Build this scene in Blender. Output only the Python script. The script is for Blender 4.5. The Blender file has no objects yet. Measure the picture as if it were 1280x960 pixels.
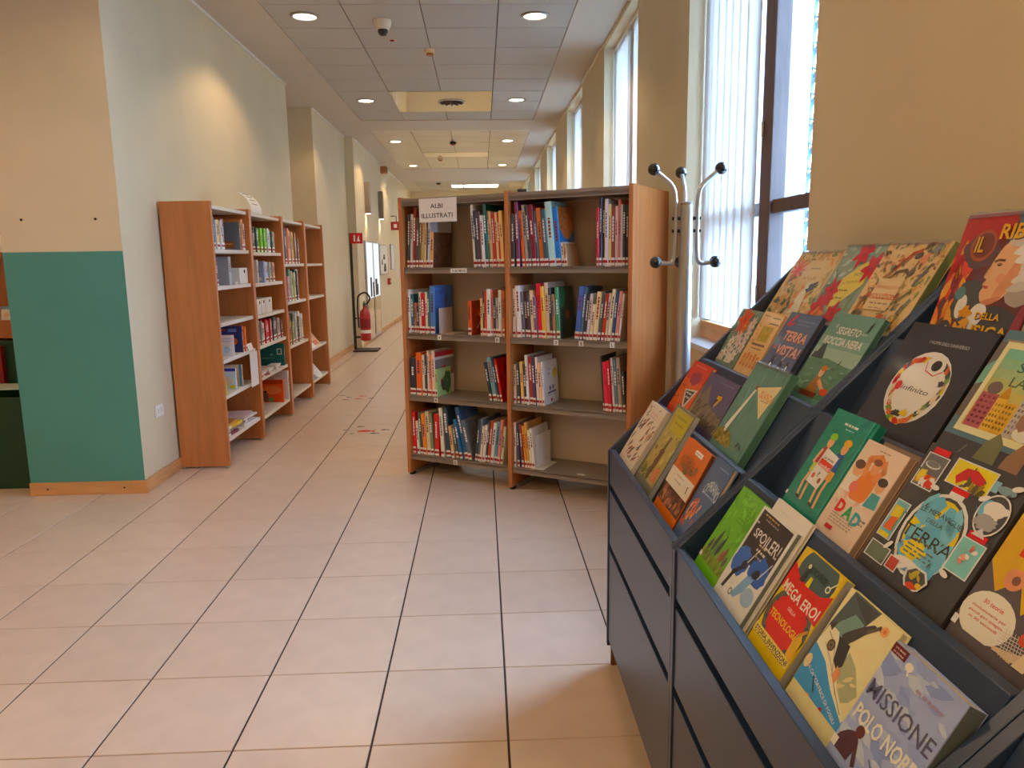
import bpy, bmesh, math, random
from mathutils import Vector, Matrix
from mathutils.geometry import tessellate_polygon
scene = bpy.context.scene
COL = scene.collection
rnd = random.Random(7)

# ------------------------------------------------------------------ camera
cam_d = bpy.data.cameras.new('camera')
cam_d.sensor_width = 36.0
cam_d.lens = 937.185268 / 1280 * 36.0
cam_d.clip_start = 0.02
cam = bpy.data.objects.new('camera', cam_d)
COL.objects.link(cam)
def cam_matrix(yaw, pitch, roll, h):
    cy, sy = math.cos(yaw), math.sin(yaw)
    f = Vector((sy*math.cos(pitch), cy*math.cos(pitch), -math.sin(pitch)))
    r = Vector((cy, -sy, 0)); u = r.cross(f)
    c, s = math.cos(roll), math.sin(roll)
    r2, u2 = c*r + s*u, -s*r + c*u
    m = Matrix((( r2.x, u2.x, -f.x, 0), (r2.y, u2.y, -f.y, 0), (r2.z, u2.z, -f.z, h), (0, 0, 0, 1)))
    return m
cam.matrix_world = cam_matrix(.0379020241, .165047006, -.0141375170, 1.39080771)
scene.camera = cam

# ------------------------------------------------------------------ sky, exposure
scene.view_settings.view_transform = 'Standard'
scene.view_settings.look = 'None'
scene.view_settings.gamma = 1
scene.view_settings.use_curve_mapping = False
scene.view_settings.exposure = 0.0
SKY = 54.0
LAMP = 40.0
world = bpy.data.worlds.new('overcast_sky'); scene.world = world
world.use_nodes = True
bg = world.node_tree.nodes['Background']
bg.inputs[0].default_value = (0.38, 0.62, 1.0, 1); bg.inputs[1].default_value = SKY
scene.cycles.max_bounces = 10
scene.cycles.diffuse_bounces = 5
scene.cycles.transparent_max_bounces = 16
scene.cycles.caustics_reflective = False
scene.cycles.caustics_refractive = False
scene.cycles.sample_clamp_indirect = 8.0

# ------------------------------------------------------------------ helpers
def lin(c):
    o = []
    for v in c[:3]:
        v = v/255.0
        o.append(v/12.92 if v <= 0.04045 else ((v+0.055)/1.055)**2.4)
    return (o[0], o[1], o[2], 1.0)
def mat(name, col, rough=0.5, metal=0.0, var=0.0, vscale=8.0, bump=0.0, bscale=60.0, spec=0.5, coat=0.0, stretch=None, objvar=0.0):
    m = bpy.data.materials.new(name); m.use_nodes = True
    nt = m.node_tree; b = nt.nodes['Principled BSDF']
    b.inputs['Roughness'].default_value = rough; b.inputs['Metallic'].default_value = metal
    b.inputs['Specular IOR Level'].default_value = spec
    b.inputs['Coat Weight'].default_value = coat; b.inputs['Coat Roughness'].default_value = 0.12
    c = lin(col)
    src = None
    if var or bump:
        tc = nt.nodes.new('ShaderNodeTexCoord'); mp = nt.nodes.new('ShaderNodeMapping')
        nt.links.new(tc.outputs['Object'], mp.inputs[0])
        if stretch: mp.inputs['Scale'].default_value = stretch
    if var:
        n = nt.nodes.new('ShaderNodeTexNoise'); n.inputs['Scale'].default_value = vscale; n.inputs['Detail'].default_value = 5
        nt.links.new(mp.outputs[0], n.inputs[0])
        r = nt.nodes.new('ShaderNodeValToRGB')
        r.color_ramp.elements[0].color = [c[i]*(1-var) for i in range(3)]+[1]; r.color_ramp.elements[0].position = .3
        r.color_ramp.elements[1].color = [min(1, c[i]*(1+var)) for i in range(3)]+[1]; r.color_ramp.elements[1].position = .7
        nt.links.new(n.outputs[0], r.inputs[0]); src = r.outputs[0]
    if objvar:
        oi = nt.nodes.new('ShaderNodeObjectInfo'); hs = nt.nodes.new('ShaderNodeHueSaturation')
        mr = nt.nodes.new('ShaderNodeMapRange'); mr.inputs[3].default_value = 1-objvar; mr.inputs[4].default_value = 1+objvar
        nt.links.new(oi.outputs['Random'], mr.inputs[0]); nt.links.new(mr.outputs[0], hs.inputs['Value'])
        if src: nt.links.new(src, hs.inputs['Color'])
        else: hs.inputs['Color'].default_value = c
        src = hs.outputs[0]
    if src: nt.links.new(src, b.inputs['Base Color'])
    else: b.inputs['Base Color'].default_value = c
    if bump:
        n2 = nt.nodes.new('ShaderNodeTexNoise'); n2.inputs['Scale'].default_value = bscale; n2.inputs['Detail'].default_value = 3
        nt.links.new(mp.outputs[0], n2.inputs[0])
        bp = nt.nodes.new('ShaderNodeBump'); bp.inputs['Strength'].default_value = bump; bp.inputs['Distance'].default_value = 0.002
        nt.links.new(n2.outputs[0], bp.inputs['Height']); nt.links.new(bp.outputs[0], b.inputs['Normal'])
    return m
def emit(name, col, strength):
    m = bpy.data.materials.new(name); m.use_nodes = True
    nt = m.node_tree; nt.nodes.clear()
    o = nt.nodes.new('ShaderNodeOutputMaterial'); e = nt.nodes.new('ShaderNodeEmission')
    e.inputs[0].default_value = lin(col); e.inputs[1].default_value = strength
    nt.links.new(e.outputs[0], o.inputs[0]); return m
def objcolor_mat(name, rough, coat=0.0, attr=False, spec=.5):
    m = bpy.data.materials.new(name); m.use_nodes = True
    nt = m.node_tree; b = nt.nodes['Principled BSDF']
    b.inputs['Roughness'].default_value = rough; b.inputs['Coat Weight'].default_value = coat; b.inputs['Coat Roughness'].default_value = .1
    b.inputs['Specular IOR Level'].default_value = spec
    if attr:
        s = nt.nodes.new('ShaderNodeVertexColor'); s.layer_name = 'print'; out = s.outputs[0]
    else:
        s = nt.nodes.new('ShaderNodeObjectInfo'); out = s.outputs['Color']
    tc = nt.nodes.new('ShaderNodeTexCoord'); n = nt.nodes.new('ShaderNodeTexNoise'); n.inputs['Scale'].default_value = 45; n.inputs['Detail'].default_value = 4
    nt.links.new(tc.outputs['Object'], n.inputs[0])
    mr = nt.nodes.new('ShaderNodeMapRange'); mr.inputs[3].default_value = 1.1; mr.inputs[4].default_value = 1.5
    nt.links.new(n.outputs[0], mr.inputs[0])
    hs = nt.nodes.new('ShaderNodeHueSaturation'); nt.links.new(mr.outputs[0], hs.inputs['Value']); nt.links.new(out, hs.inputs['Color'])
    hs.inputs['Saturation'].default_value = 1.08
    mx = nt.nodes.new('ShaderNodeMix'); mx.data_type = 'RGBA'; mx.blend_type = 'MULTIPLY'; mx.inputs[0].default_value = 1
    nt.links.new(hs.outputs[0], mx.inputs[6]); mx.inputs[7].default_value = (1.0, 1.06, 1.22, 1)
    dk = nt.nodes.new('ShaderNodeMix'); dk.data_type = 'RGBA'; dk.blend_type = 'DARKEN'; dk.inputs[0].default_value = 1; dk.inputs[7].default_value = (.86, .86, .86, 1)
    nt.links.new(mx.outputs[2], dk.inputs[6])
    nt.links.new(dk.outputs[2], b.inputs['Base Color'])
    return m
def tag(o, label=None, cat=None, group=None, kind=None):
    if label: o['label'] = label
    if cat: o['category'] = cat
    if group: o['group'] = group
    if kind: o['kind'] = kind
    return o
def empty(name, loc=(0, 0, 0), rotz=0.0, label=None, cat=None, group=None):
    o = bpy.data.objects.new(name, None); COL.objects.link(o)
    o.empty_display_size = .05
    o.location = loc; o.rotation_euler = (0, 0, rotz)
    return tag(o, label, cat, group)
class MB:
    """collects boxes, prisms, tubes and lathes into one mesh"""
    def __init__(s): s.v = []; s.f = []; s.mi = []; s.cm = 0
    def add(s, vs, fs):
        k = len(s.v); s.v += [tuple(v) for v in vs]; s.f += [tuple(i+k for i in f) for f in fs]; s.mi += [s.cm]*len(fs); return s
    def box(s, x0, y0, z0, x1, y1, z1):
        if x0 > x1: x0, x1 = x1, x0
        if y0 > y1: y0, y1 = y1, y0
        if z0 > z1: z0, z1 = z1, z0
        v = [(x0,y0,z0),(x1,y0,z0),(x1,y1,z0),(x0,y1,z0),(x0,y0,z1),(x1,y0,z1),(x1,y1,z1),(x0,y1,z1)]
        return s.add(v, [(0,3,2,1),(4,5,6,7),(0,1,5,4),(1,2,6,5),(2,3,7,6),(3,0,4,7)])
    def hexa(s, v):   # eight points: bottom ring, top ring
        return s.add(v, [(0,3,2,1),(4,5,6,7),(0,1,5,4),(1,2,6,5),(2,3,7,6),(3,0,4,7)])
    def prism(s, pts, axis, a, b):
        n = len(pts)
        def P(p, t):
            return {'x': (t, p[0], p[1]), 'y': (p[0], t, p[1]), 'z': (p[0], p[1], t)}[axis]
        v = [P(p, a) for p in pts] + [P(p, b) for p in pts]
        f = [tuple(range(n)), tuple(range(2*n-1, n-1, -1))] + [(i, i+n, (i+1) % n+n, (i+1) % n) for i in range(n)]
        return s.add(v, f)
    def tube(s, pts, rad, n=10, cap=True):
        pts = [Vector(p) for p in pts]; R = rad if isinstance(rad, (list, tuple)) else [rad]*len(pts)
        vs = []; fs = []; up = None
        for i, p in enumerate(pts):
            t = (pts[min(i+1, len(pts)-1)] - pts[max(i-1, 0)]).normalized()
            if up is None: up = t.orthogonal().normalized()
            up = (up - t*up.dot(t)); up.normalize(); w = t.cross(up)
            for k in range(n):
                a = 2*math.pi*k/n; vs.append(p + (up*math.cos(a)+w*math.sin(a))*R[i])
        for i in range(len(pts)-1):
            for k in range(n):
                fs.append((i*n+k, i*n+(k+1) % n, (i+1)*n+(k+1) % n, (i+1)*n+k))
        if cap:
            fs.append(tuple(range(n-1, -1, -1))); fs.append(tuple(range((len(pts)-1)*n, len(pts)*n)))
        return s.add(vs, fs)
    def lathe(s, prof, c=(0, 0, 0), n=20, cap=True):
        vs = []; fs = []
        for r, z in prof:
            for k in range(n):
                a = 2*math.pi*k/n; vs.append((c[0]+r*math.cos(a), c[1]+r*math.sin(a), c[2]+z))
        for i in range(len(prof)-1):
            for k in range(n): fs.append((i*n+k, i*n+(k+1) % n, (i+1)*n+(k+1) % n, (i+1)*n+k))
        if cap: fs.append(tuple(range(n-1, -1, -1))); m = (len(prof)-1)*n; fs.append(tuple(range(m, m+n)))
        return s.add(vs, fs)
    def mesh(s, name, mats):
        me = bpy.data.meshes.new(name); me.from_pydata(s.v, [], s.f)
        for m in (mats if isinstance(mats, (list, tuple)) else [mats]): me.materials.append(m)
        if isinstance(mats, (list, tuple)): me.polygons.foreach_set('material_index', s.mi)
        bm = bmesh.new(); bm.from_mesh(me); bmesh.ops.recalc_face_normals(bm, faces=bm.faces); bm.to_mesh(me); bm.free()
        return me
    def build(s, name, mats, parent=None, bevel=0.0, smooth=False, seg=2):
        me = s.mesh(name, mats)
        if smooth:
            me.polygons.foreach_set('use_smooth', [True]*len(me.polygons))
            me.set_sharp_from_angle(angle=math.radians(40))
        o = bpy.data.objects.new(name, me); COL.objects.link(o)
        if bevel:
            b = o.modifiers.new('bevel', 'BEVEL'); b.width = bevel; b.segments = seg; b.limit_method = 'ANGLE'; b.harden_normals = False
        if parent: o.parent = parent
        return o
def put(me, name, parent=None, loc=None, rot=None):
    o = bpy.data.objects.new(name, me); COL.objects.link(o)
    if parent: o.parent = parent
    if loc: o.location = loc
    if rot: o.rotation_euler = rot
    return o
def bez(p0, p1, p2, n=6):
    p0, p1, p2 = Vector(p0), Vector(p1), Vector(p2)
    return [p0*(1-t)**2 + p1*2*t*(1-t) + p2*t*t for t in [i/n for i in range(n+1)]]
def round_path(pts, r, n=5):
    pts = [Vector(p) for p in pts]; out = [pts[0]]
    for a, b, c in zip(pts, pts[1:], pts[2:]):
        d1 = (a-b); d2 = (c-b); k = min(r, d1.length*.45, d2.length*.45)
        out += bez(b+d1.normalized()*k, b, b+d2.normalized()*k, n)
    return out+[pts[-1]]

# ------------------------------------------------------------------ materials
M = dict(
    wall=mat('cream_wall_paint', (220, 205, 170), .75, var=.03, vscale=2.5, bump=.25, bscale=220),
    green=mat('green_wall_paint', (78, 148, 136), .55, var=.03, vscale=3, bump=.2, bscale=220),
    ceil=mat('ceiling_plaster', (206, 198, 184), .8, var=.02, vscale=3),
    cpanel=mat('ceiling_tile_white', (192, 190, 182), .85, bump=.3, bscale=300, objvar=.03),
    cmetal=mat('ceiling_strip_satin_metal', (205, 198, 184), .28, metal=.55, objvar=.03),
    gap=mat('dark_joint', (70, 62, 54), .9),
    trim=mat('white_trim', (236, 232, 220), .5),
    grout=mat('grey_brown_grout', (66, 57, 50), .9, var=.1, vscale=30),
    tile=mat('beige_floor_tile', (216, 191, 170), .3, var=.05, vscale=9, bump=.06, bscale=90, objvar=.035, spec=.45),
    beech=mat('beech_veneer', (190, 118, 64), .42, var=.13, vscale=3.5, stretch=(9, 9, .7), bump=.05, bscale=120),
    beech2=mat('dark_beech_veneer', (172, 104, 56), .42, var=.13, vscale=3.5, stretch=(9, 9, .7), bump=.05, bscale=120),
    skirt=mat('wood_baseboard', (206, 150, 92), .45, var=.15, vscale=4, stretch=(1, 1, 8)),
    shelfw=mat('pale_shelf_laminate', (226, 222, 212), .45),
    gmetal=mat('grey_brown_shelf_metal', (146, 132, 118), .45, metal=.2),
    gback=mat('taupe_back_panel', (208, 190, 168), .6),
    blue=mat('slate_blue_laminate', (36, 56, 88), .33, var=.05, vscale=20, bump=.04, bscale=200, spec=.7),
    plinth=mat('raw_wood_plinth', (128, 84, 46), .7, var=.2, vscale=5),
    chrome=mat('satin_aluminium', (186, 188, 190), .32, metal=.9),
    black=mat('black_plastic', (18, 18, 20), .25, coat=.4),
    rubber=mat('black_rubber', (30, 28, 28), .6),
    frame=mat('dark_wood_window_frame', (96, 78, 72), .5, var=.15, vscale=5, stretch=(8, 8, .8)),
    stone=mat('pale_exterior_stone', (218, 222, 226), .8, var=.06, vscale=4, stretch=(6, 6, .5)),
    iron=mat('pale_painted_iron', (70, 104, 136), .5),
    sill=mat('white_window_sill', (214, 220, 228), .4),
    paper=mat('white_paper', (236, 234, 228), .7),
    page=mat('book_pages', (214, 202, 178), .8, var=.06, vscale=80),
    white=mat('white_plastic', (238, 236, 230), .4),
    red=mat('red_enamel', (176, 28, 32), .3, coat=.5),
    redsign=mat('red_sign', (168, 30, 30), .5),
    dgreen=mat('dark_green_laminate', (14, 62, 40), .5),
    dred=mat('dark_red_felt', (140, 20, 22), .7),
    mirror=mat('mirror_glass', (225, 228, 226), .03, metal=1.0),
    vent=mat('polished_ceiling_plate', (206, 200, 190), .05, metal=1.0),
    screw=mat('dark_steel', (60, 52, 46), .5, metal=.8),
    tan=mat('tan_cardboard', (206, 176, 130), .8),
)
COVER = objcolor_mat('book_cover_colour', .38, coat=.25)
PRINT = objcolor_mat('printed_ink', .36, coat=.35, attr=True)
MATTE = objcolor_mat('printed_paper', .7, attr=True)
BAND = objcolor_mat('label_ink', .6)
LENS = emit('lamp_lens_glow', (255, 240, 214), 14)
def fabric():
    m = bpy.data.materials.new('white_blind_fabric'); m.use_nodes = True
    nt = m.node_tree; nt.nodes.clear(); o = nt.nodes.new('ShaderNodeOutputMaterial')
    d = nt.nodes.new('ShaderNodeBsdfDiffuse'); t = nt.nodes.new('ShaderNodeBsdfTranslucent'); tr = nt.nodes.new('ShaderNodeBsdfTransparent')
    for n, c in ((d, (.86, .86, .85, 1)), (t, (.78, .73, .68, 1)), (tr, (1, 1, 1, 1))): n.inputs[0].default_value = c
    m1 = nt.nodes.new('ShaderNodeMixShader'); m1.inputs[0].default_value = .55
    m2 = nt.nodes.new('ShaderNodeMixShader'); m2.inputs[0].default_value = .04
    tc = nt.nodes.new('ShaderNodeTexCoord'); n = nt.nodes.new('ShaderNodeTexNoise'); n.inputs['Scale'].default_value = 300
    nt.links.new(tc.outputs['Object'], n.inputs[0]); bp = nt.nodes.new('ShaderNodeBump'); bp.inputs['Strength'].default_value = .1
    nt.links.new(n.outputs[0], bp.inputs['Height']); bp.inputs['Distance'].default_value = .0002; nt.links.new(bp.outputs[0], d.inputs['Normal'])
    nt.links.new(d.outputs[0], m1.inputs[1]); nt.links.new(t.outputs[0], m1.inputs[2])
    nt.links.new(m1.outputs[0], m2.inputs[1]); nt.links.new(tr.outputs[0], m2.inputs[2]); nt.links.new(m2.outputs[0], o.inputs[0])
    return m
M['blind'] = fabric()
def glass():
    m = bpy.data.materials.new('window_glass'); m.use_nodes = True
    nt = m.node_tree; nt.nodes.clear(); o = nt.nodes.new('ShaderNodeOutputMaterial')
    g = nt.nodes.new('ShaderNodeBsdfGlossy'); g.inputs['Roughness'].default_value = .02; t = nt.nodes.new('ShaderNodeBsdfTransparent')
    t.inputs[0].default_value = (.95, .97, .97, 1)
    lw = nt.nodes.new('ShaderNodeLayerWeight'); pw = nt.nodes.new('ShaderNodeMath'); pw.operation = 'POWER'; pw.inputs[1].default_value = 4.5
    fr = nt.nodes.new('ShaderNodeMapRange'); fr.inputs[3].default_value = .03; fr.inputs[4].default_value = .7
    nt.links.new(lw.outputs['Facing'], pw.inputs[0]); nt.links.new(pw.outputs[0], fr.inputs[0])
    mx = nt.nodes.new('ShaderNodeMixShader'); nt.links.new(fr.outputs[0], mx.inputs[0])
    nt.links.new(t.outputs[0], mx.inputs[1]); nt.links.new(g.outputs[0], mx.inputs[2]); nt.links.new(mx.outputs[0], o.inputs[0])
    return m
M['glass'] = glass()
def film():
    m = bpy.data.materials.new('clear_plastic_film'); m.use_nodes = True
    nt = m.node_tree; nt.nodes.clear(); o = nt.nodes.new('ShaderNodeOutputMaterial')
    g = nt.nodes.new('ShaderNodeBsdfGlossy'); g.inputs['Roughness'].default_value = .12; t = nt.nodes.new('ShaderNodeBsdfTransparent')
    mx = nt.nodes.new('ShaderNodeMixShader'); mx.inputs[0].default_value = .25
    nt.links.new(t.outputs[0], mx.inputs[1]); nt.links.new(g.outputs[0], mx.inputs[2]); nt.links.new(mx.outputs[0], o.inputs[0])
    return m
M['film'] = film()

# ------------------------------------------------------------------ lettering and flat print
_txt = {}
def glyphs(text, bold=0.0):
    """a string as flat triangles, scaled to width 1 and cap height 1"""
    k = (text, bold)
    if k in _txt: return _txt[k]
    cu = bpy.data.curves.new('lettering', 'FONT'); cu.body = text; cu.size = 1; cu.resolution_u = 2; cu.offset = bold
    o = bpy.data.objects.new('lettering', cu); COL.objects.link(o)
    dg = bpy.context.evaluated_depsgraph_get(); ev = o.evaluated_get(dg); me = ev.to_mesh(); me.calc_loop_triangles()
    vs = [(v.co.x, v.co.y) for v in me.vertices]; tr = [tuple(t.vertices) for t in me.loop_triangles]
    ev.to_mesh_clear(); bpy.data.objects.remove(o); bpy.data.curves.remove(cu)
    x0 = min(v[0] for v in vs); x1 = max(v[0] for v in vs); W = x1-x0
    vs = [((x-x0)/W, y/.73) for x, y in vs]
    _txt[k] = (vs, tr, W/.73); return _txt[k]
def clip(poly, w, h):
    for ax, lim, sg in ((0, 0, 1), (0, w, -1), (1, 0, 1), (1, h, -1)):
        out = []
        for i, p in enumerate(poly):
            q = poly[(i+1) % len(poly)]
            a = sg*(p[ax]-lim); b = sg*(q[ax]-lim)
            if a >= 0: out.append(p)
            if a*b < 0:
                t = a/(a-b); out.append((p[0]+(q[0]-p[0])*t, p[1]+(q[1]-p[1])*t))
        poly = out
        if len(poly) < 3: return []
    return poly
class Art:
    """flat print in cover coordinates: u 0..1 across, v 0..1 up; every shape lies a hair above the last"""
    STEP = .00004
    def __init__(s, w, h, seed=1): s.w = w; s.h = h; s.ink = []; s.let = []; s.n = 1; s.r = random.Random(seed)
    def tri(s, tris, col, letters=False):
        z = s.n*s.STEP
        if letters: s.let.append([])
        tgt = s.let[-1] if letters else s.ink
        for t in tris:
            p = clip([(x*s.w, y*s.h) for x, y in t], s.w, s.h)
            if p: tgt.append(([(x, y, z) for x, y in p], col))
    def up(s): s.n += 1
    def poly(s, pts, col, lift=True):
        if lift: s.up()
        if len(pts) == 3: s.tri([pts], col); return s
        ts = tessellate_polygon([[Vector((p[0], p[1], 0)) for p in pts]])
        s.tri([[pts[i] for i in t] for t in ts], col); return s
    def rect(s, a, b, c, d, col, lift=True): return s.poly([(a, b), (c, b), (c, d), (a, d)], col, lift)
    def ell(s, u, v, ru, rv, col, rot=0, n=22, lift=True, wob=0):
        pts = []
        for k in range(n):
            a = 2*math.pi*k/n; q = 1+wob*(s.r.random()-.5)
            x = ru*s.w*math.cos(a)*q; y = rv*s.h*math.sin(a)*q
            pts.append((u+(x*math.cos(rot)-y*math.sin(rot))/s.w, v+(x*math.sin(rot)+y*math.cos(rot))/s.h))
        if lift: s.up()
        c = (sum(p[0] for p in pts)/n, sum(p[1] for p in pts)/n)
        s.tri([[c, pts[i], pts[(i+1) % n]] for i in range(n)], col); return s
    def smooth(s, pts, col, k=4):
        n = len(pts); out = []
        for i in range(n):
            p0, p1, p2, p3 = pts[i-1], pts[i], pts[(i+1) % n], pts[(i+2) % n]
            for j in range(k):
                t = j/k
                out.append(tuple(.5*(2*p1[d]+(p2[d]-p0[d])*t+(2*p0[d]-5*p1[d]+4*p2[d]-p3[d])*t*t+(3*p1[d]-p0[d]-3*p2[d]+p3[d])*t**3) for d in (0, 1)))
        return s.poly(out, col)
    def leaf(s, u, v, L, wd, rot, col, lift=False):
        pts = []
        for t, k in ((0, 0), (.3, 1), (.65, .8), (1, 0), (.65, -.8), (.3, -1)):
            x = (t-.5)*L*s.w; y = k*wd*s.w*.5
            pts.append((u+(x*math.cos(rot)-y*math.sin(rot))/s.w, v+(x*math.sin(rot)+y*math.cos(rot))/s.h))
        if lift: s.up()
        s.tri([[pts[0], pts[i], pts[i+1]] for i in range(1, 5)], col); return s
    def line(s, pts, wd, col, lift=True):
        if lift: s.up()
        for a, b in zip(pts, pts[1:]):
            dx, dy = (b[0]-a[0])*s.w, (b[1]-a[1])*s.h; L = math.hypot(dx, dy) or 1
            nx, ny = -dy/L*wd*s.w/2/s.w, dx/L*wd*s.w/2/s.h
            ex, ey = dx/L*wd*s.w*.3/s.w, dy/L*wd*s.w*.3/s.h
            q = [(a[0]+nx-ex, a[1]+ny-ey), (a[0]-nx-ex, a[1]-ny-ey), (b[0]-nx+ex, b[1]-ny+ey), (b[0]+nx+ex, b[1]+ny+ey)]
            s.tri([q[:3], [q[0], q[2], q[3]]], col)
        return s
    def text(s, t, u, v, h, col, w=None, rot=0, bold=.0, shear=0, arch=0, grow=0):
        """centred at u,v; h = cap height as a share of the cover's height; w = width as a share of its width"""
        vs, tr, asp = glyphs(t, bold)
        W = (w*s.w) if w else h*s.h*asp*.8
        H = h*s.h; P = []
        for x, y in vs:
            k = 1+grow*(x-.5)
            X = (x-.5)*W + shear*y*H; Y = (y-.5)*H*k + arch*H*(1-(2*x-1)**2)
            P.append((u+(X*math.cos(rot)-Y*math.sin(rot))/s.w, v+(X*math.sin(rot)+Y*math.cos(rot))/s.h))
        s.up(); s.tri([[P[i] for i in q] for q in tr], col, True); return s
    def dashes(s, u0, u1, v, h, col, n=4, rot=0):
        """lines of print too small to read"""
        s.up(); x = u0
        while x < u1-.01:
            L = s.r.uniform(.03, .09); e = min(u1, x+L)
            s.tri([[(x, v+rot*x), (e, v+rot*e), (e, v+h+rot*e)], [(x, v+rot*x), (e, v+h+rot*e), (x, v+h+rot*x)]], col); x = e+.02
        return s
    def flower(s, u, v, r, col, eye=(230, 190, 80), n=7):
        s.up(); a0 = s.r.random()*6
        for k in range(n):
            a = a0+2*math.pi*k/n; s.leaf(u+.55*r*math.cos(a), v+.55*r*s.w/s.h*math.sin(a), r, r*.5, a, col)
        return s.ell(u, v, r*.2, r*.2*s.w/s.h, eye, n=8)
    def leaves(s, n, cols, box=(0, 0, 1, 1), L=(.06, .16), wd=.35, ang=(0, 6.28)):
        for i in range(n):
            if i % 4 == 0: s.up()
            l = s.r.uniform(*L); s.leaf(s.r.uniform(box[0], box[2]), s.r.uniform(box[1], box[3]), l, l*wd, s.r.uniform(*ang), s.r.choice(cols))
        return s
    def person(s, u, v, h, skin, cloth, hair, lean=0):
        a = s.w/s.h; hh = h*a
        s.poly([(u-.18*h, v), (u+.18*h, v), (u+.2*h+lean, v+.6*hh), (u-.2*h+lean, v+.6*hh)], cloth)
        s.ell(u+lean, v+.78*hh, .15*h, .19*hh, skin, n=14); s.ell(u+lean, v+.9*hh, .16*h, .1*hh, hair, n=12); return s
    def objects(s, parent, place, matt=None):
        for nm, data in [('cover_print', s.ink)]+[('title_lettering', q) for q in s.let]:
            if not data: continue
            vs = []; fs = []; cs = []
            for poly, col in data:
                k = len(vs); vs += [place(*p) for p in poly]; fs.append(tuple(range(k, k+len(poly)))); cs.append(lin(col))
            me = bpy.data.meshes.new(nm); me.from_pydata(vs, [], fs)
            at = me.color_attributes.new('print', 'FLOAT_COLOR', 'CORNER')
            flat = []
            for f, c in zip(fs, cs): flat += list(c)*len(f)
            at.data.foreach_set('color', flat); me.materials.append(matt or PRINT)
            o = bpy.data.objects.new(nm, me); COL.objects.link(o); o.parent = parent
def flat_sign(name, parent, place, w, h, paint, matt=None, seed=3):
    a = Art(w, h, seed); paint(a); a.objects(parent, place, matt or MATTE)

# ================================================================== the setting
T = 0.4; GX, GY = -0.7492, 4.3959
fl = MB(); fl.box(-6.4, -3.4, -.2, 1.9, 22.4, -.004)
floor = tag(fl.build('floor', M['grout']), kind='structure')
def tile_mb(m, cx, cy, hx=.1966, hy=.1981):
    c = .0016
    b = [(cx-hx, cy-hy), (cx+hx, cy-hy), (cx+hx, cy+hy), (cx-hx, cy+hy)]
    t = [(cx-hx+c, cy-hy+c), (cx+hx-c, cy-hy+c), (cx+hx-c, cy+hy-c), (cx-hx+c, cy+hy-c)]
    k = [(x, y, -.006) for x, y in b]+[(x, y, -c) for x, y in b]+[(x, y, 0) for x, y in t]
    m.add(k, [(0,1,5,4),(1,2,6,5),(2,3,7,6),(3,0,4,7),(4,5,9,8),(5,6,10,9),(6,7,11,10),(7,4,8,11),(8,9,10,11)])
tm = MB(); tile_mb(tm, 0, 0); tile_me = tm.mesh('floor_tile', M['tile'])
inv = cam.matrix_world.inverted()
def in_view(x, y, z=0, mg=.03):
    v = inv @ Vector((x, y, z))
    if v.z > -.2: return False
    f = 937.185268/1280
    return abs(v.x/-v.z*f) < .5+mg and abs(v.y/-v.z*f) < .375+mg
PILLAR = (-2.787, -2.10, 4.55, 8.69)
cells = []
for i in range(-14, 8):
    for j in range(-46, 20):
        x, y = GX+(i+.5)*T, GY-(j+.5)*T
        if -6.1 < x < 1.95 and -3.1 < y < 22.2: cells.append((x, y))
near = sorted([c for c in cells if c[1] < 8.5 and any(in_view(c[0]+a, c[1]+b) for a in (-.18, .18) for b in (-.18, .18)) and not (-2.7 < c[0] < -2.2 and c[1] > 4.8) and not (c[0] < -2.7 and c[1] > 5.2)], key=lambda c: c[1])[:295]
ns = set(near)
for x, y in near: put(tile_me, 'floor_tile', floor, (x, y, 0))
rest = MB()
for c in cells:
    if c not in ns: tile_mb(rest, *c)
tag(rest.build('tile_field', M['tile'], floor), kind='stuff')

H = 3.31
def struct(name, mb, mats, parent=None, **k):
    o = mb.build(name, mats, parent, **k)
    return tag(o, kind='structure') if not parent else o
# left block: its end face carries the green paint
x0, x1, y0, y1 = PILLAR
b = MB(); b.box(x0, y0, 0, x1, y1, H)
b.box(x0, y1, 0, x0+.08, 9.96, H)           # back of the recess
b.box(x0, 9.96, 0, x1, 12.2, H)
b.box(x0, 12.2, 0, -1.965, 12.42, H)        # shallow pilaster
b.box(x0, 12.42, 0, -1.98, 22.0, H)
wl = struct('wall_left', b, M['wall'])
g = MB(); g.box(x0-.001, y0-.0015, .079, x1+.0005, y0+.002, 1.470); g.build('green_paint_field', M['green'], wl)
for px, pz in ((-2.657, 1.655), (-2.236, 1.655)):
    a = MB(); a.tube([(px, y0+.004, pz), (px, y0-.006, pz)], .007, 8); a.build('wall_anchor', M['screw'], wl)
def skirt(name, x0, y0, x1, y1, h=.079, screws=()):
    s = MB(); s.box(x0, y0, 0, x1, y1, h)
    o = struct(name, s, M['skirt'], bevel=.003)
    for p in screws:
        a = MB(); a.tube([(p[0], p[1]+.002, p[2]), (p[0], p[1]-.002, p[2])], .006, 8); a.build('screw', M['screw'], o)
skirt('baseboard_front', x0-.002, y0-.018, x1+.018, y0, screws=[(-2.68, y0-.018, .04), (-2.22, y0-.018, .04)])
s = MB(); s.box(x1, y0, 0, x1+.018, y1, .079); s.box(x1, 9.96, 0, x1+.018, 12.2, .079); s.box(-1.98, 12.42, 0, -1.962, 22, .079)
struct('baseboard_left', s, M['skirt'], bevel=.003)
t = MB(); t.box(x1, y0, H-.022, x1+.012, y1, H); t.box(x1, 9.96, H-.022, x1+.012, 12.2, H); t.box(-1.98, 12.42, H-.022, -1.968, 22, H)
struct('trim_1', t, M['trim'])
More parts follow.
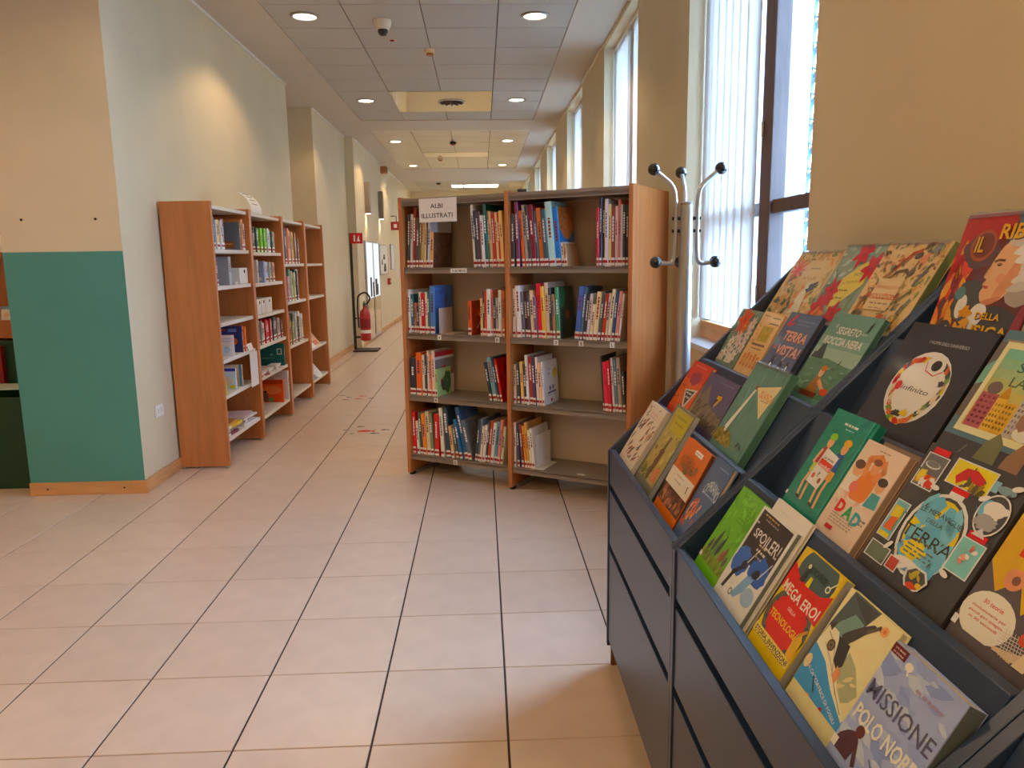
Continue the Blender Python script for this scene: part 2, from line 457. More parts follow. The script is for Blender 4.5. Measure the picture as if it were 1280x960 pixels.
# far and unseen shell
b = MB(); b.box(x0, 22.0, 0, 1.9, 22.2, H); struct('wall_far', b, M['wall'])
b = MB(); b.box(-6, -3.2, -.05, 1.9, -3, H); struct('wall_back', b, M['wall'])
b = MB(); b.box(-6.2, -3.2, -.05, -6, 7.4, H); b.box(-6, 7.2, -.05, x0, 7.4, H); struct('wall_annex', b, M['wall'])

# ---- ceiling: plaster borders round fields of square panels
FX0, FX1 = -1.63, .77
fields = [(-2.27, 10.93), (11.75, 16.55), (19.1, 21.5)]
b = MB(); b.box(-6.2, -3.2, H, FX0, 22.2, H+.05); b.box(FX1, -3.2, H, 1.9, 22.2, H+.05)
edges = [-3.2]+[e for f in fields for e in f]+[22.2]
for k in range(0, len(edges), 2): b.box(FX0, edges[k], H, FX1, edges[k+1], H+.05)
ceil = struct('ceiling', b, M['ceil'])
b = MB()
for f in fields: b.box(FX0-.02, f[0]-.02, H+.03, FX1+.02, f[1]+.02, H+.06)
b.box(-6.2, -3.2, H+.06, 1.9, 22.2, H+.3)
b.build('joint_backing', mat('ceiling_joint', (126, 114, 100), .9), ceil)
pm = MB(); q = .2952; pm.box(-q, -q, 0, q, q, .015)
pan1 = pm.mesh('ceiling_panel', M['cpanel'])
# strips of satin metal with a raised rib each
pm = MB()
for k in range(3): pm.box(-q, -q+k*.1977, 0, q, -q+k*.1977+.19, .015)
pan2 = pm.mesh('ceiling_panel', M['cmetal'])
plates = []
nearp = MB()
for fi, (fa, fb) in enumerate(fields):
    n = round((fb-fa)/.6)
    for r in range(n):
        y = fb-.3-.6*r
        for c in range(4):
            x = FX0+.3+.6*c
            if fi == 0 and r in (1, 2) and c in (1, 2): continue
            if fi == 1 and r == 3 and c in (1, 2): continue
            if y < 5.5: nearp.box(x-q, y-q, H+.006, x+q, y+q, H+.02)
            else: put(pan1 if fi != 1 else pan2, 'ceiling_panel', ceil, (x, y, H+.006))
tag(nearp.build('panel_field', M['cpanel'], ceil), kind='stuff')
def vent_plate(xa, ya, xb, yb, label, grille):
    o = empty('air_vent_plate', ((xa+xb)/2, (ya+yb)/2, H+.004), 0, label, 'vent')
    m = MB(); m.box(-(xb-xa)/2+.004, -(yb-ya)/2+.004, 0, (xb-xa)/2-.004, (yb-ya)/2-.004, .012); m.build('plate', M['vent'], o)
    if grille:
        m = MB(); gx, gy = .1, 0
        m.lathe([(.17, -.004), (.16, -.012), (.13, -.004), (.17, -.004)], (gx, gy, 0), 24, False); m.build('diffuser_ring', M['trim'], o)
        for k in range(12):
            a = 2*math.pi*k/12
            v = MB(); v.hexa([(gx+r*math.cos(a+d), gy+r*math.sin(a+d), z) for z in (-.016, -.006) for r, d in ((.035, -.22), (.15, -.07), (.15, .07), (.035, .22))])
            v.build('vane', M['gap'], o)
vent_plate(-1.03, 9.13, .17, 10.33, 'polished ceiling plate with a dark star-shaped air diffuser', True)
vent_plate(-1.03, 14.15, .17, 14.75, 'narrow polished ceiling plate without diffuser, farther along the corridor', False)

# ---- right wall: piers between deep window bays
WX, WO = 1.154, 1.79
bays = [(2.66+3.01*k, 4.294+3.01*k-(.13 if k else 0)) for k in range(6)]
sill_z, head_z = .93, 3.27
b = MB(); b.box(WX, -3, head_z, WO, 22, H)
for a, c in bays: b.box(WX, a, 0, WO, c, sill_z-.03)
wr = struct('wall_right', b, M['wall'])
ys = [-3]+[e for bb in bays for e in bb]+[22]
for k in range(0, len(ys), 2):
    m = MB(); m.box(WX, ys[k], 0, WO, ys[k+1], head_z); m.build('pier', M['wall'], wr)
t = MB()
for k in range(0, len(ys), 2): t.box(WX-.012, ys[k], H-.022, WX, ys[k+1], H)
struct('trim_2', t, M['trim'])
ordw = ['nearest', 'second', 'third', 'fourth', 'fifth', 'farthest']
for k, (a, c) in enumerate(bays):
    w = MB()
    fx0, fx1 = 1.29, 1.35
    mid = (a+c)/2
    for y in (a, c-.07): w.box(fx0, y, sill_z, fx1, y+.07, head_z)
    w.box(fx0, a, sill_z, fx1, c, sill_z+.09); w.box(fx0, a, head_z-.07, fx1, c, head_z)
    win = struct('window_%d' % (k+1), w, M['frame'], bevel=.004)
    m = MB(); m.box(fx0-.012, mid-.118, sill_z+.09, fx1, mid+.002, head_z-.07); m.box(fx0+.01, mid+.002, sill_z+.09, fx1, mid+.07, head_z-.07)
    m.build('mullion', M['frame'], win, bevel=.005)
    m = MB(); m.box(fx0+.002, a+.07, 1.575, fx1, mid-.118, 1.635); m.box(fx0+.012, mid+.07, 1.575, fx1, c-.07, 1.635); m.build('transom', M['frame'], win, bevel=.005)
    for z in (1.22, 1.95, 2.75):
        m = MB(); m.tube([(fx0-.018, mid-.02, z-.035), (fx0-.018, mid-.02, z+.035)], .006, 8); m.build('hinge', M['chrome'], win)
    for ya, yb in ((a+.07, mid-.116), (mid+.07, c-.07)):
        for za, zb in ((sill_z+.09, 1.575), (1.635, head_z-.07)):
            m = MB(); m.box(1.322, ya-.004, za-.004, 1.328, yb+.004, zb+.004); m.build('glass_pane', M['glass'], win)
    m = MB(); m.box(WX-.02, a+.002, sill_z-.03, fx0, c-.002, sill_z); m.build('window_sill', M['sill'], win, bevel=.004)
    m = MB(); m.box(fx0-.03, a+.002, sill_z, fx0, c-.002, sill_z+.1); m.build('sill_board', M['skirt'], win, bevel=.004)
    # outside: moulded stone jambs
    m = MB()
    for y, sg in ((a, 1), (c, -1)):
        for xx0, xx1, d in ((1.36, 1.5, .012), (1.5, 1.55, .03), (1.55, 1.64, .016), (1.64, 1.655, .03), (1.655, 1.70, .022), (1.70, 1.795, .036)):
            m.box(xx0, y, sill_z-.03, xx1, y+sg*d, head_z)
    m.build('stone_jamb', M['stone'], win)
    m = MB(); m.box(fx1, a, sill_z-.03, WO+.06, c, sill_z-.005); m.build('stone_ledge', M['stone'], win)
g = MB(); g.box(1.92, -14, -1.2, 30, 40, -1.0); struct('street', g, mat('grey_paving', (112, 110, 106), .9, var=.1, vscale=1.5))
# ---- vertical fabric blinds
for k, (a, c) in enumerate(bays):
    near_end = a+.02 if k else 3.50
    sl = .127; n = int((c-.01-near_end)/.108)
    o = empty('vertical_blind', (1.258, c, head_z), 0, 'white vertical fabric blind in the %s window bay' % ordw[k] + (', half drawn beside the dark frame' if k == 0 else ''), 'blind', 'vertical blinds along the window wall')
    m = MB(); m.box(-.02, -(c-near_end), -.035, .02, -.005, 0); m.build('head_rail', M['trim'], o, bevel=.003)
    for q_ in range(n+1):
        yy = -.075-q_*.108
        if yy < -(c-near_end)-.0: break
        ang = math.radians(90+rnd.uniform(9, 14)); zb = sill_z+.115-head_z
        dx, dy = math.cos(ang)*sl/2, math.sin(ang)*sl/2
        s_ = MB(); th = .0012; nx, ny = -math.sin(ang)*th, math.cos(ang)*th
        cv = .006
        s_.hexa([(-dx-nx, yy-dy-ny, zb), (dx-nx, yy+dy-ny, zb), (dx+nx, yy+dy+ny, zb), (-dx+nx, yy-dy+ny, zb),
                 (-dx-nx, yy-dy-ny, -.035), (dx-nx, yy+dy-ny, -.035), (dx+nx, yy+dy+ny, -.035), (-dx+nx, yy-dy+ny, -.035)])
        s_.build('slat', M['blind'], o)
# ---- wrought iron grille outside the nearest window
a, c = bays[0]
o = empty('window_grille', (1.825, (a+c)/2, sill_z-.005), 0, 'pale iron grille with a column of rings outside the nearest window', 'grille')
L = (c-a)/2
for z in (.02, .70, 1.40, 2.1, 2.3):
    m = MB(); m.box(-.008, -L+.05, z-.012, .008, L-.05, z+.012); m.build('rail', M['iron'], o)
yy = -L+.19
while yy < L-.18:
    m = MB(); m.tube([(0, yy, 0), (0, yy, 2.33)], .008, 8); m.build('bar', M['iron'], o); yy += .153
rg = MB(); nn = 18
for k in range(nn):
    a1, a2 = 2*math.pi*k/nn, 2*math.pi*(k+1)/nn
    for r0, r1 in ((.053, .065),):
        rg.hexa([(x, r*math.cos(t), r*math.sin(t)) for x in (-.009, .009) for r, t in ((r0, a1), (r1, a1), (r1, a2), (r0, a2))])
ring = rg.mesh('ring', M['iron'])
for sgn in (-1, 1):
    for k in range(18): put(ring, 'ring', o, (0, sgn*(L-.112), .07+.131*k))
    for q_ in (.18, .045):
        m = MB(); m.tube([(0, sgn*(L-q_), 0), (0, sgn*(L-q_), 2.33)], .006, 8); m.build('bar', M['iron'], o)
# daylight portals in the window openings
for k, (a, c) in enumerate(bays):
    ld = bpy.data.lights.new('sky_portal', 'AREA'); ld.shape = 'RECTANGLE'; ld.size = head_z-sill_z; ld.size_y = c-a
    ld.cycles.is_portal = True
    lo = bpy.data.objects.new('sky_portal', ld); COL.objects.link(lo)
    lo.matrix_world = Matrix(((0, 0, 1, 1.96), (0, 1, 0, (a+c)/2), (-1, 0, 0, (sill_z+head_z)/2), (0, 0, 0, 1)))

# ---- recessed downlights
def downlight(x, y, label, cone=132, e=1.0):
    o = empty('downlight', (x, y, H), 0, label, 'ceiling light', 'recessed ceiling downlights')
    m = MB(); m.lathe([(.088, .004), (.112, .004), (.112, -.004), (.106, -.009), (.092, -.008), (.088, .0), (.088, .004)], n=28, cap=False); m.build('trim_ring', M['chrome'], o, smooth=True)
    m = MB(); m.lathe([(.0885, .0015), (.06, .003), (.0, .004)], n=28); m.build('lens', LENS, o)
    if cone:
        ld = bpy.data.lights.new('downlight_lamp', 'SPOT'); ld.energy = LAMP*e; ld.color = (1.0, .68, .36)
        ld.spot_size = math.radians(cone); ld.spot_blend = .3; ld.shadow_soft_size = .08
        lo = bpy.data.objects.new('downlight_lamp', ld); COL.objects.link(lo); lo.parent = o; lo.location = (0, 0, -.03)
rows = ['overhead', 'overhead', 'first in view', 'second in view', 'third in view', 'fourth in view', 'fifth in view']
for r, y in enumerate((-2.0, .6, 3.2, 6.4, 9.6, 12.8, 16.0)):
    for x, sd in ((-1.36, 'wall'), (.47, 'window')):
        downlight(x, y, 'round recessed downlight on the %s side, %s row of the corridor' % (sd, ['hindmost', 'rearmost', 'nearest', 'first visible', 'second visible', 'third visible', 'fourth visible'][r]), 156 if r < 3 else 132, (2.2 if r == 0 else .9 if x < 0 else .55 if r == 1 else .15) if r < 3 else 1)
for x, y, n in ((-3.5, 2.7, 'before the green wall end'), (-3.6, -.6, 'in the side room behind the viewer'), (-5, 1.2, 'at the outer side of the side room'), (-4.4, 5.6, 'in the side room beyond')):
    downlight(x, y, 'round recessed downlight %s' % n, 140, 1.15)
lp = empty('ceiling_light', (-.13, 20.3, H), 0, 'bright rectangular light panel at the far end of the corridor ceiling', 'ceiling light')
m = MB(); m.box(-.62, -.3, -.012, .62, .3, 0); m.build('frame', M['trim'], lp)
for xa, xb in ((-.6, -.32), (-.28, .6)):
    m = MB(); m.box(xa, -.28, -.016, xb, .28, -.012); m.build('diffuser', emit('light_panel_glow', (255, 246, 230), 24), lp)

# ================================================================== books
def colour_name(c):
    r, g, b = c; mx, mn = max(c), min(c); v = mx; s = (mx-mn)/max(mx, 1)
    if s < .14: return 'black' if v < 62 else 'dark grey' if v < 110 else 'grey' if v < 175 else 'pale grey' if v < 214 else 'white'
    if mx == mn: h = 0
    elif mx == r: h = (60*(g-b)/(mx-mn)) % 360
    elif mx == g: h = 60*(b-r)/(mx-mn)+120
    else: h = 60*(r-g)/(mx-mn)+240
    if h < 16 or h > 345: n = 'pink' if s < .45 and v > 170 else 'red'
    elif h < 45: n = ('cream' if s < .3 and v > 190 else 'tan' if s < .45 and v > 150 else 'orange' if s > .5 and v > 180 else 'brown')
    elif h < 68: n = 'yellow' if s > .45 and v > 170 else 'cream' if v > 190 else 'olive'
    elif h < 160: n = 'green'
    elif h < 200: n = 'teal'
    elif h < 255: n = 'blue'
    else: n = 'purple'
    return ('dark ' if v < 105 and n != 'black' else 'pale ' if v > 195 and s < .3 and n not in ('cream', 'pink') else '')+n
ORD = 'first second third fourth fifth sixth seventh eighth ninth tenth eleventh twelfth thirteenth fourteenth fifteenth sixteenth seventeenth eighteenth nineteenth twentieth'.split()
ORD += ['twenty-'+o for o in ORD[:9]]
def cover_mb(t, d, h, board=.0022):
    m = MB(); r = min(t*.22, .004)
    m.box(0, r, 0, board, d, h); m.box(t-board, r, 0, t, d, h)
    m.prism([(0, r), (r, 0), (t-r, 0), (t, r), (t-board, r), (board, r)], 'z', 0, h)
    return m
def side_art(kind, a):
    """print on a cover that shows past the end of a row of books"""
    if kind in ('blue', 'beige', 'grey', 'tan', 'white', 'brown', 'darkgreen', 'red'):
        pal = dict(blue=((70, 108, 164), (52, 84, 138)), beige=((196, 180, 152), (176, 156, 128)), grey=((112, 108, 104), (92, 88, 90)), tan=((190, 142, 84), (176, 126, 70)),
                   white=((228, 226, 226), (206, 204, 206)), brown=((92, 56, 42), (70, 42, 34)), darkgreen=((62, 70, 50), (84, 92, 58)), red=((178, 34, 28), (150, 24, 22)))[kind]
        a.rect(0, 0, 1, 1, pal[0]); a.leaves(26, [pal[1], tuple(min(255, int(q*1.12)) for q in pal[0])], (.05, .05, .95, .95), (.1, .3), .5)
        if kind == 'darkgreen': a.ell(.2, .8, .24, .2, (58, 118, 74)); a.ell(.55, .45, .14, .1, (150, 104, 66), .6)
        if kind == 'blue': a.ell(.5, .35, .3, .16, (96, 138, 186), .3)
    elif kind == 'orangeblue':
        a.rect(0, 0, 1, 1, (50, 118, 178)); a.rect(0, .6, 1, 1, (170, 104, 60)); a.ell(.5, .68, .4, .22, (196, 122, 74)); a.leaves(18, [(130, 74, 46), (214, 150, 92)], (.1, .6, .9, .95))
    elif kind == 'redfigure':
        a.rect(0, 0, 1, 1, (166, 58, 34)); a.rect(.5, .2, 1, 1, (58, 66, 40)); a.ell(.4, .66, .16, .12, (208, 74, 44)); a.line([(.3, .2), (.55, .45), (.4, .62)], .06, (226, 180, 130)); a.leaves(14, [(110, 36, 24), (220, 120, 60)])
    elif kind == 'redtop':
        a.rect(0, 0, 1, 1, (128, 124, 122)); a.rect(0, .86, 1, .97, (168, 30, 40)); a.rect(0, .8, 1, .86, (230, 226, 220)); a.poly([(.05, .48), (.5, .66), (.95, .48)], (196, 44, 34)); a.rect(0, .0, 1, .42, (222, 216, 208)); a.ell(.5, .4, .3, .1, (70, 66, 64))
    elif kind == 'green':
        a.rect(0, 0, 1, 1, (166, 190, 126)); a.ell(.72, .45, .3, .4, (44, 92, 52), wob=.3); a.ell(.4, .42, .13, .24, (52, 66, 78), .2); a.ell(.38, .56, .07, .1, (140, 44, 66)); a.line([(.45, .2), (.7, .16), (.9, .3)], .05, (60, 84, 52)); a.leaves(12, [(96, 142, 76), (210, 216, 170)])
    elif kind == 'sun':
        a.rect(0, 0, 1, 1, (232, 231, 234)); a.ell(.78, .68, .16, .12, (232, 190, 84)); a.text('Uovo', .42, .8, .05, (72, 90, 160)); a.text('bianco', .4, .7, .05, (72, 90, 160))
        a.ell(.42, .36, .05, .06, (60, 60, 66)); a.ell(.62, .37, .05, .06, (90, 90, 96)); a.line([(.25, .26), (.8, .27)], .05, (74, 70, 84)); a.line([(.15, .2), (.9, .2)], .012, (120, 116, 120)); a.rect(.44, .05, .54, .12, (184, 40, 44))
    elif kind == 'redgreen':
        a.rect(0, 0, 1, 1, (214, 70, 84)); a.rect(0, .3, 1, .48, (96, 150, 92)); a.rect(0, 0, 1, .3, (60, 124, 196))
    elif kind == 'monster':
        a.rect(0, 0, 1, 1, (230, 230, 232)); a.ell(.55, .42, .2, .3, (116, 44, 70), wob=.25); a.poly([(.38, .66), (.44, .84), (.52, .68)], (150, 50, 66)); a.poly([(.62, .68), (.72, .82), (.74, .62)], (150, 50, 66)); a.ell(.5, .28, .14, .07, (190, 60, 56)); a.leaves(10, [(60, 34, 54), (200, 90, 80)], (.4, .2, .75, .65), (.08, .14))
def spine_book(name, t, d, h, col, label, group, band=True, lean=0.0, side='', seed=0, frame=None, loc=(0, 0, 0), left=None):
    """a standing book, spine toward -y, in a frame whose x runs along the shelf; the base corner it stands on is the origin"""
    r_ = random.Random(seed)
    o = empty(name, (0, 0, 0), 0, label, 'book', group)
    lr = math.radians(lean)
    # leaning right (lean>0) stands on its right base corner, leaning left on its left one
    ox = t if lean > 0 else 0
    R = Matrix.Translation((ox, 0, 0)) @ Matrix.Rotation(lr, 4, 'Y') @ Matrix.Translation((-ox, 0, 0))
    o.matrix_world = frame @ Matrix.Translation(loc) @ R
    c = cover_mb(t, d, h).build('cover', COVER, o); c.color = lin(col)
    p = MB(); p.box(.0023, .004, .003, t-.0023, d-.003, h-.003); p.build('pages', M['page'], o)
    dark = sum(col) < 330
    if t > .012:
        m = MB(); z0 = h*r_.uniform(.42, .55); z1 = h*r_.uniform(.74, .9); w0 = t*r_.uniform(.3, .36)
        n = r_.randint(3, 7); zz = z0
        while zz < z1:
            L = r_.uniform(.006, .02); m.box(w0, -.0005, zz, t-w0, .001, min(zz+L, z1)); zz += L+.004
        q = m.build('spine_title', BAND, o); q.color = lin((226, 216, 196) if dark else r_.choice([(60, 50, 46), (130, 40, 36), (40, 60, 90)]))
    if band:
        m = MB(); r = min(t*.22, .004); m.box(r*.6, -.0007, .004, t-r*.6, .0012, .046); lb = m.build('spine_label', M['paper'], o)
        m = MB(); m.box(r*.6, -.0011, .018, t-r*.6, .0006, .033); m.build('label_stripe', M['redsign'], lb)
    if side:
        a = Art(d-.004, h, seed+3); side_art(side, a); a.objects(o, lambda x, y, z: (t+z, .004+x, y))
    if left:
        a = Art(d-.004, h, seed+5); left(a); a.objects(o, lambda x, y, z: (-z, d-x, y))
    return o
BOOKS = [
('c',0,0,3,[(0.0392,0.0204,0.326,(48,56,62),''),(0.0596,0.0204,0.328,(190,188,180),''),(0.08,0.0243,0.372,(128,48,42),''),(0.1043,0.0226,0.304,(70,74,60),''),(0.1269,0.0145,0.305,(120,92,60),''),(0.1414,0.0208,0.306,(176,148,92),''),(0.1622,0.0144,0.304,(205,188,150),''),(0.1766,0.0111,0.295,(50,45,45),''),(0.1877,0.0206,0.292,(190,186,180),''),(0.2084,0.0221,0.215,(200,150,95),'brown')]),
('c',0,0,-3,[(0.5206,0.0199,0.387,(225,228,232),''),(0.5405,0.0156,0.331,(38,56,66),''),(0.5561,0.0197,0.327,(72,52,58),''),(0.5758,0.0112,0.325,(104,84,78),''),(0.5871,0.021,0.302,(215,215,210),''),(0.6081,0.0223,0.365,(38,88,76),''),(0.6304,0.0125,0.328,(112,112,56),''),(0.6429,0.0152,0.324,(205,165,125),''),(0.6582,0.0235,0.314,(168,70,62),''),(0.6816,0.0151,0.316,(226,202,164),''),(0.6967,0.0151,0.313,(182,74,58),''),(0.7118,0.0232,0.324,(222,184,124),'')]),
('c',1,0,-5,[(0.7658,0.026,0.302,(60,55,52),''),(0.7918,0.0258,0.37,(108,48,80),''),(0.8176,0.022,0.318,(192,92,52),''),(0.8396,0.0219,0.35,(150,150,138),''),(0.8615,0.02,0.346,(56,46,48),''),(0.8815,0.0326,0.348,(120,36,44),''),(0.9141,0.018,0.314,(70,62,60),''),(0.9321,0.0304,0.328,(190,108,62),''),(0.9625,0.032,0.319,(46,78,90),''),(0.9945,0.0423,0.361,(168,206,208),''),(1.0368,0.0367,0.33,(48,116,176),'orangeblue'),(1.0735,0.0191,0.135,(216,214,204),''),(1.0926,0.019,0.127,(170,134,94),'')]),
('c',1,0,1.5,[(1.3108,0.0153,0.312,(190,50,66),''),(1.3261,0.0166,0.367,(34,30,34),''),(1.3427,0.0152,0.362,(44,34,36),''),(1.3579,0.0206,0.358,(215,200,195),''),(1.3786,0.0151,0.33,(222,190,130),''),(1.3936,0.0232,0.315,(128,66,50),''),(1.4168,0.0136,0.318,(196,170,150),''),(1.4304,0.0176,0.351,(186,110,106),''),(1.448,0.0121,0.327,(180,176,168),''),(1.4601,0.0175,0.323,(48,54,58),''),(1.4776,0.0134,0.322,(40,44,46),'')]),
('c',0,1,1,[(0.0201,0.0183,0.275,(210,208,204),''),(0.0384,0.0216,0.245,(44,92,94),''),(0.06,0.0198,0.192,(182,112,96),''),(0.0798,0.0198,0.172,(60,66,70),''),(0.0996,0.0213,0.259,(222,214,206),''),(0.1209,0.031,0.253,(170,40,42),''),(0.1519,0.0195,0.259,(224,222,216),''),(0.1714,0.0178,0.263,(60,90,80),''),(0.1892,0.037,0.299,(84,120,168),'blue')]),
('c',0,1,0,[(0.4694,0.0259,0.208,(196,92,58),'redfigure')]),
('c',0,1,1,[(0.5569,0.0182,0.225,(230,190,140),''),(0.5751,0.0167,0.266,(70,56,56),''),(0.5918,0.0153,0.269,(196,84,62),''),(0.6071,0.0276,0.282,(232,222,210),''),(0.6347,0.0138,0.276,(200,120,100),''),(0.6485,0.0165,0.226,(56,66,74),''),(0.6649,0.0232,0.232,(150,146,140),''),(0.6882,0.0204,0.276,(206,214,206),''),(0.7086,0.0176,0.27,(190,110,70),'')]),
('c',1,1,-3,[(0.7535,0.0214,0.286,(212,200,186),''),(0.7749,0.0302,0.302,(228,226,222),''),(0.8051,0.0194,0.268,(90,84,84),''),(0.8246,0.0194,0.268,(72,30,42),''),(0.844,0.0193,0.26,(70,52,50),''),(0.8633,0.0227,0.276,(216,196,160),''),(0.8859,0.0208,0.238,(120,80,100),''),(0.9068,0.0311,0.314,(206,64,76),''),(0.9379,0.0223,0.299,(226,166,80),''),(0.9602,0.0256,0.321,(206,196,176),''),(0.9858,0.0187,0.291,(58,52,54),''),(1.0045,0.0186,0.254,(150,110,70),''),(1.0232,0.0253,0.295,(64,130,84),'darkgreen')]),
('c',1,1,6,[(1.1741,0.0342,0.3,(70,100,160),'blue'),(1.2083,0.017,0.296,(70,90,96),''),(1.2253,0.0215,0.26,(48,52,66),''),(1.2468,0.0199,0.26,(196,190,186),''),(1.2667,0.0213,0.202,(214,184,140),''),(1.288,0.0288,0.271,(226,196,150),''),(1.3168,0.0196,0.272,(76,78,70),''),(1.3364,0.0195,0.261,(170,60,44),''),(1.3559,0.0179,0.265,(196,176,150),''),(1.3738,0.0223,0.286,(222,206,176),''),(1.3961,0.0192,0.279,(44,74,100),''),(1.4153,0.0221,0.276,(196,140,130),''),(1.4374,0.0132,0.262,(216,206,196),'')]),
('c',0,2,-1,[(0.0087,0.0476,0.24,(44,46,60),''),(0.0563,0.0421,0.276,(220,100,50),''),(0.0985,0.0218,0.261,(224,218,206),''),(0.1202,0.0184,0.262,(60,62,66),''),(0.1386,0.0183,0.29,(222,220,216),''),(0.1569,0.0199,0.27,(206,130,96),''),(0.1768,0.0247,0.292,(226,190,170),'redtop'),(0.2015,0.0148,0.177,(150,180,110),'green')]),
('c',0,2,-10,[(0.6173,0.0235,0.24,(40,44,50),''),(0.6407,0.035,0.271,(110,150,165),''),(0.6757,0.0166,0.272,(40,50,60),''),(0.6923,0.0215,0.266,(180,34,30),'red')]),
('c',1,2,-3,[(0.7499,0.0191,0.237,(196,180,160),''),(0.769,0.0191,0.25,(60,54,52),''),(0.7881,0.0221,0.255,(214,176,110),''),(0.8102,0.0189,0.24,(48,40,44),''),(0.8291,0.0173,0.296,(226,214,206),''),(0.8464,0.0265,0.285,(150,60,56),''),(0.8729,0.0217,0.286,(64,52,70),''),(0.8947,0.0186,0.287,(214,196,186),'white'),(0.9132,0.0185,0.257,(230,170,130),''),(0.9317,0.0123,0.262,(232,232,236),'sun')]),
('c',1,2,-4,[(1.3531,0.0108,0.313,(50,60,56),''),(1.3639,0.0277,0.281,(220,70,84),'redgreen'),(1.3916,0.0199,0.29,(190,50,60),''),(1.4115,0.0152,0.305,(200,190,180),''),(1.4267,0.0212,0.299,(90,110,120),''),(1.4479,0.0241,0.311,(150,130,110),''),(1.4721,0.0195,0.232,(46,48,40),'')]),
('c',0,3,-3,[(0.0019,0.0268,0.277,(200,40,40),''),(0.0287,0.0213,0.217,(220,210,200),''),(0.05,0.0266,0.276,(60,80,60),''),(0.0766,0.0291,0.272,(214,130,70),''),(0.1056,0.0289,0.286,(196,186,150),''),(0.1345,0.0261,0.277,(110,120,90),'')]),
('c',0,3,-12,[(0.1756,0.0398,0.276,(190,50,46),''),(0.2155,0.0321,0.317,(224,218,210),''),(0.2476,0.0442,0.321,(50,66,80),''),(0.2918,0.0268,0.208,(200,170,120),''),(0.3186,0.0266,0.222,(70,76,70),''),(0.3452,0.0289,0.257,(50,100,140),''),(0.3741,0.0383,0.336,(46,84,120),'blue'),(0.4124,0.0332,0.258,(90,100,104),'grey')]),
('c',0,3,7,[(0.4945,0.02,0.265,(52,66,80),''),(0.5145,0.0181,0.277,(90,110,130),''),(0.5326,0.018,0.231,(206,190,160),''),(0.5507,0.018,0.238,(226,220,206),''),(0.5686,0.0161,0.266,(60,60,60),''),(0.5847,0.0196,0.267,(180,80,60),''),(0.6044,0.0266,0.259,(196,200,196),''),(0.631,0.0247,0.267,(90,130,140),''),(0.6557,0.0211,0.284,(206,130,120),''),(0.6768,0.0192,0.239,(190,196,160),'')]),
('c',1,3,-5,[(0.7709,0.016,0.274,(210,190,170),''),(0.7869,0.018,0.27,(60,66,90),''),(0.8049,0.0199,0.266,(120,60,50),''),(0.8248,0.0178,0.258,(206,140,60),''),(0.8426,0.0178,0.28,(190,140,80),'tan'),(0.8603,0.0177,0.235,(226,214,180),''),(0.878,0.0176,0.247,(228,228,230),'monster')]),
('l',0,0,0,[(5.1686,0.0347,0.221,(80,130,140),''),(5.2033,0.0293,0.212,(60,100,130),''),(5.2327,0.0297,0.196,(215,200,170),''),(5.2623,0.03,0.198,(220,170,60),''),(5.2923,0.0303,0.2,(222,158,58),''),(5.3227,0.0245,0.195,(210,200,190),''),(5.3472,0.031,0.203,(110,130,140),''),(5.3782,0.0377,0.21,(170,90,60),'')]),
('l',0,0,0,[(5.7708,0.042,0.226,(214,140,80),''),(5.8127,0.0512,0.197,(210,180,160),'')]),
('l',0,1,0,[(5.1522,0.0451,0.175,(150,60,50),''),(5.1972,0.0393,0.175,(110,50,50),'')]),
('l',0,3,0,[(5.1481,0.0391,0.191,(214,120,70),'')]),
('l',0,3,0,[(5.6527,0.0553,0.193,(226,110,50),'')]),
('l',1,0,0,[(6.0541,0.0364,0.166,(40,44,40),''),(6.0905,0.0974,0.2,(60,80,60),''),(6.1879,0.0647,0.188,(110,176,44),''),(6.2526,0.0661,0.191,(122,186,52),''),(6.3188,0.0675,0.194,(104,170,40),''),(6.3863,0.069,0.195,(116,180,48),''),(6.4553,0.0835,0.2,(196,200,190),''),(6.5388,0.0924,0.187,(52,84,62),''),(6.6313,0.0745,0.177,(200,170,140),'')]),
('l',1,1,0,[(6.3565,0.0493,0.169,(190,190,200),''),(6.4058,0.05,0.169,(120,140,180),''),(6.4558,0.0573,0.165,(170,180,160),''),(6.5131,0.0648,0.169,(180,150,120),''),(6.5779,0.0728,0.164,(196,160,134),'')]),
('l',1,3,0,[(6.0275,0.1044,0.215,(150,150,140),''),(6.1319,0.0934,0.177,(228,226,222),''),(6.2253,0.1726,0.192,(186,36,44),''),(6.3979,0.0545,0.178,(220,214,206),''),(6.4524,0.1363,0.203,(40,42,48),''),(6.5886,0.0913,0.184,(170,150,140),''),(6.6799,0.068,0.167,(120,90,80),'')]),
('l',2,0,-2,[(6.8972,0.0464,0.3,(180,196,170),''),(6.9436,0.0538,0.306,(206,196,180),''),(6.9974,0.1172,0.324,(50,54,74),''),(7.1146,0.0924,0.323,(226,140,110),''),(7.207,0.0801,0.304,(196,160,110),''),(7.2871,0.0819,0.297,(190,146,70),''),(7.3689,0.0761,0.291,(140,100,60),''),(7.445,0.0777,0.255,(120,80,60),''),(7.5227,0.0553,0.15,(206,196,186),'')]),
('l',2,1,1,[(6.9775,0.0559,0.259,(150,100,60),''),(7.0334,0.0497,0.231,(206,140,150),''),(7.0831,0.0504,0.295,(70,110,90),''),(7.1335,0.0659,0.294,(180,190,150),''),(7.1994,0.0671,0.274,(150,170,110),''),(7.2666,0.0761,0.264,(196,190,140),''),(7.3426,0.062,0.292,(50,54,52),''),(7.4047,0.0631,0.291,(214,206,196),'')]),
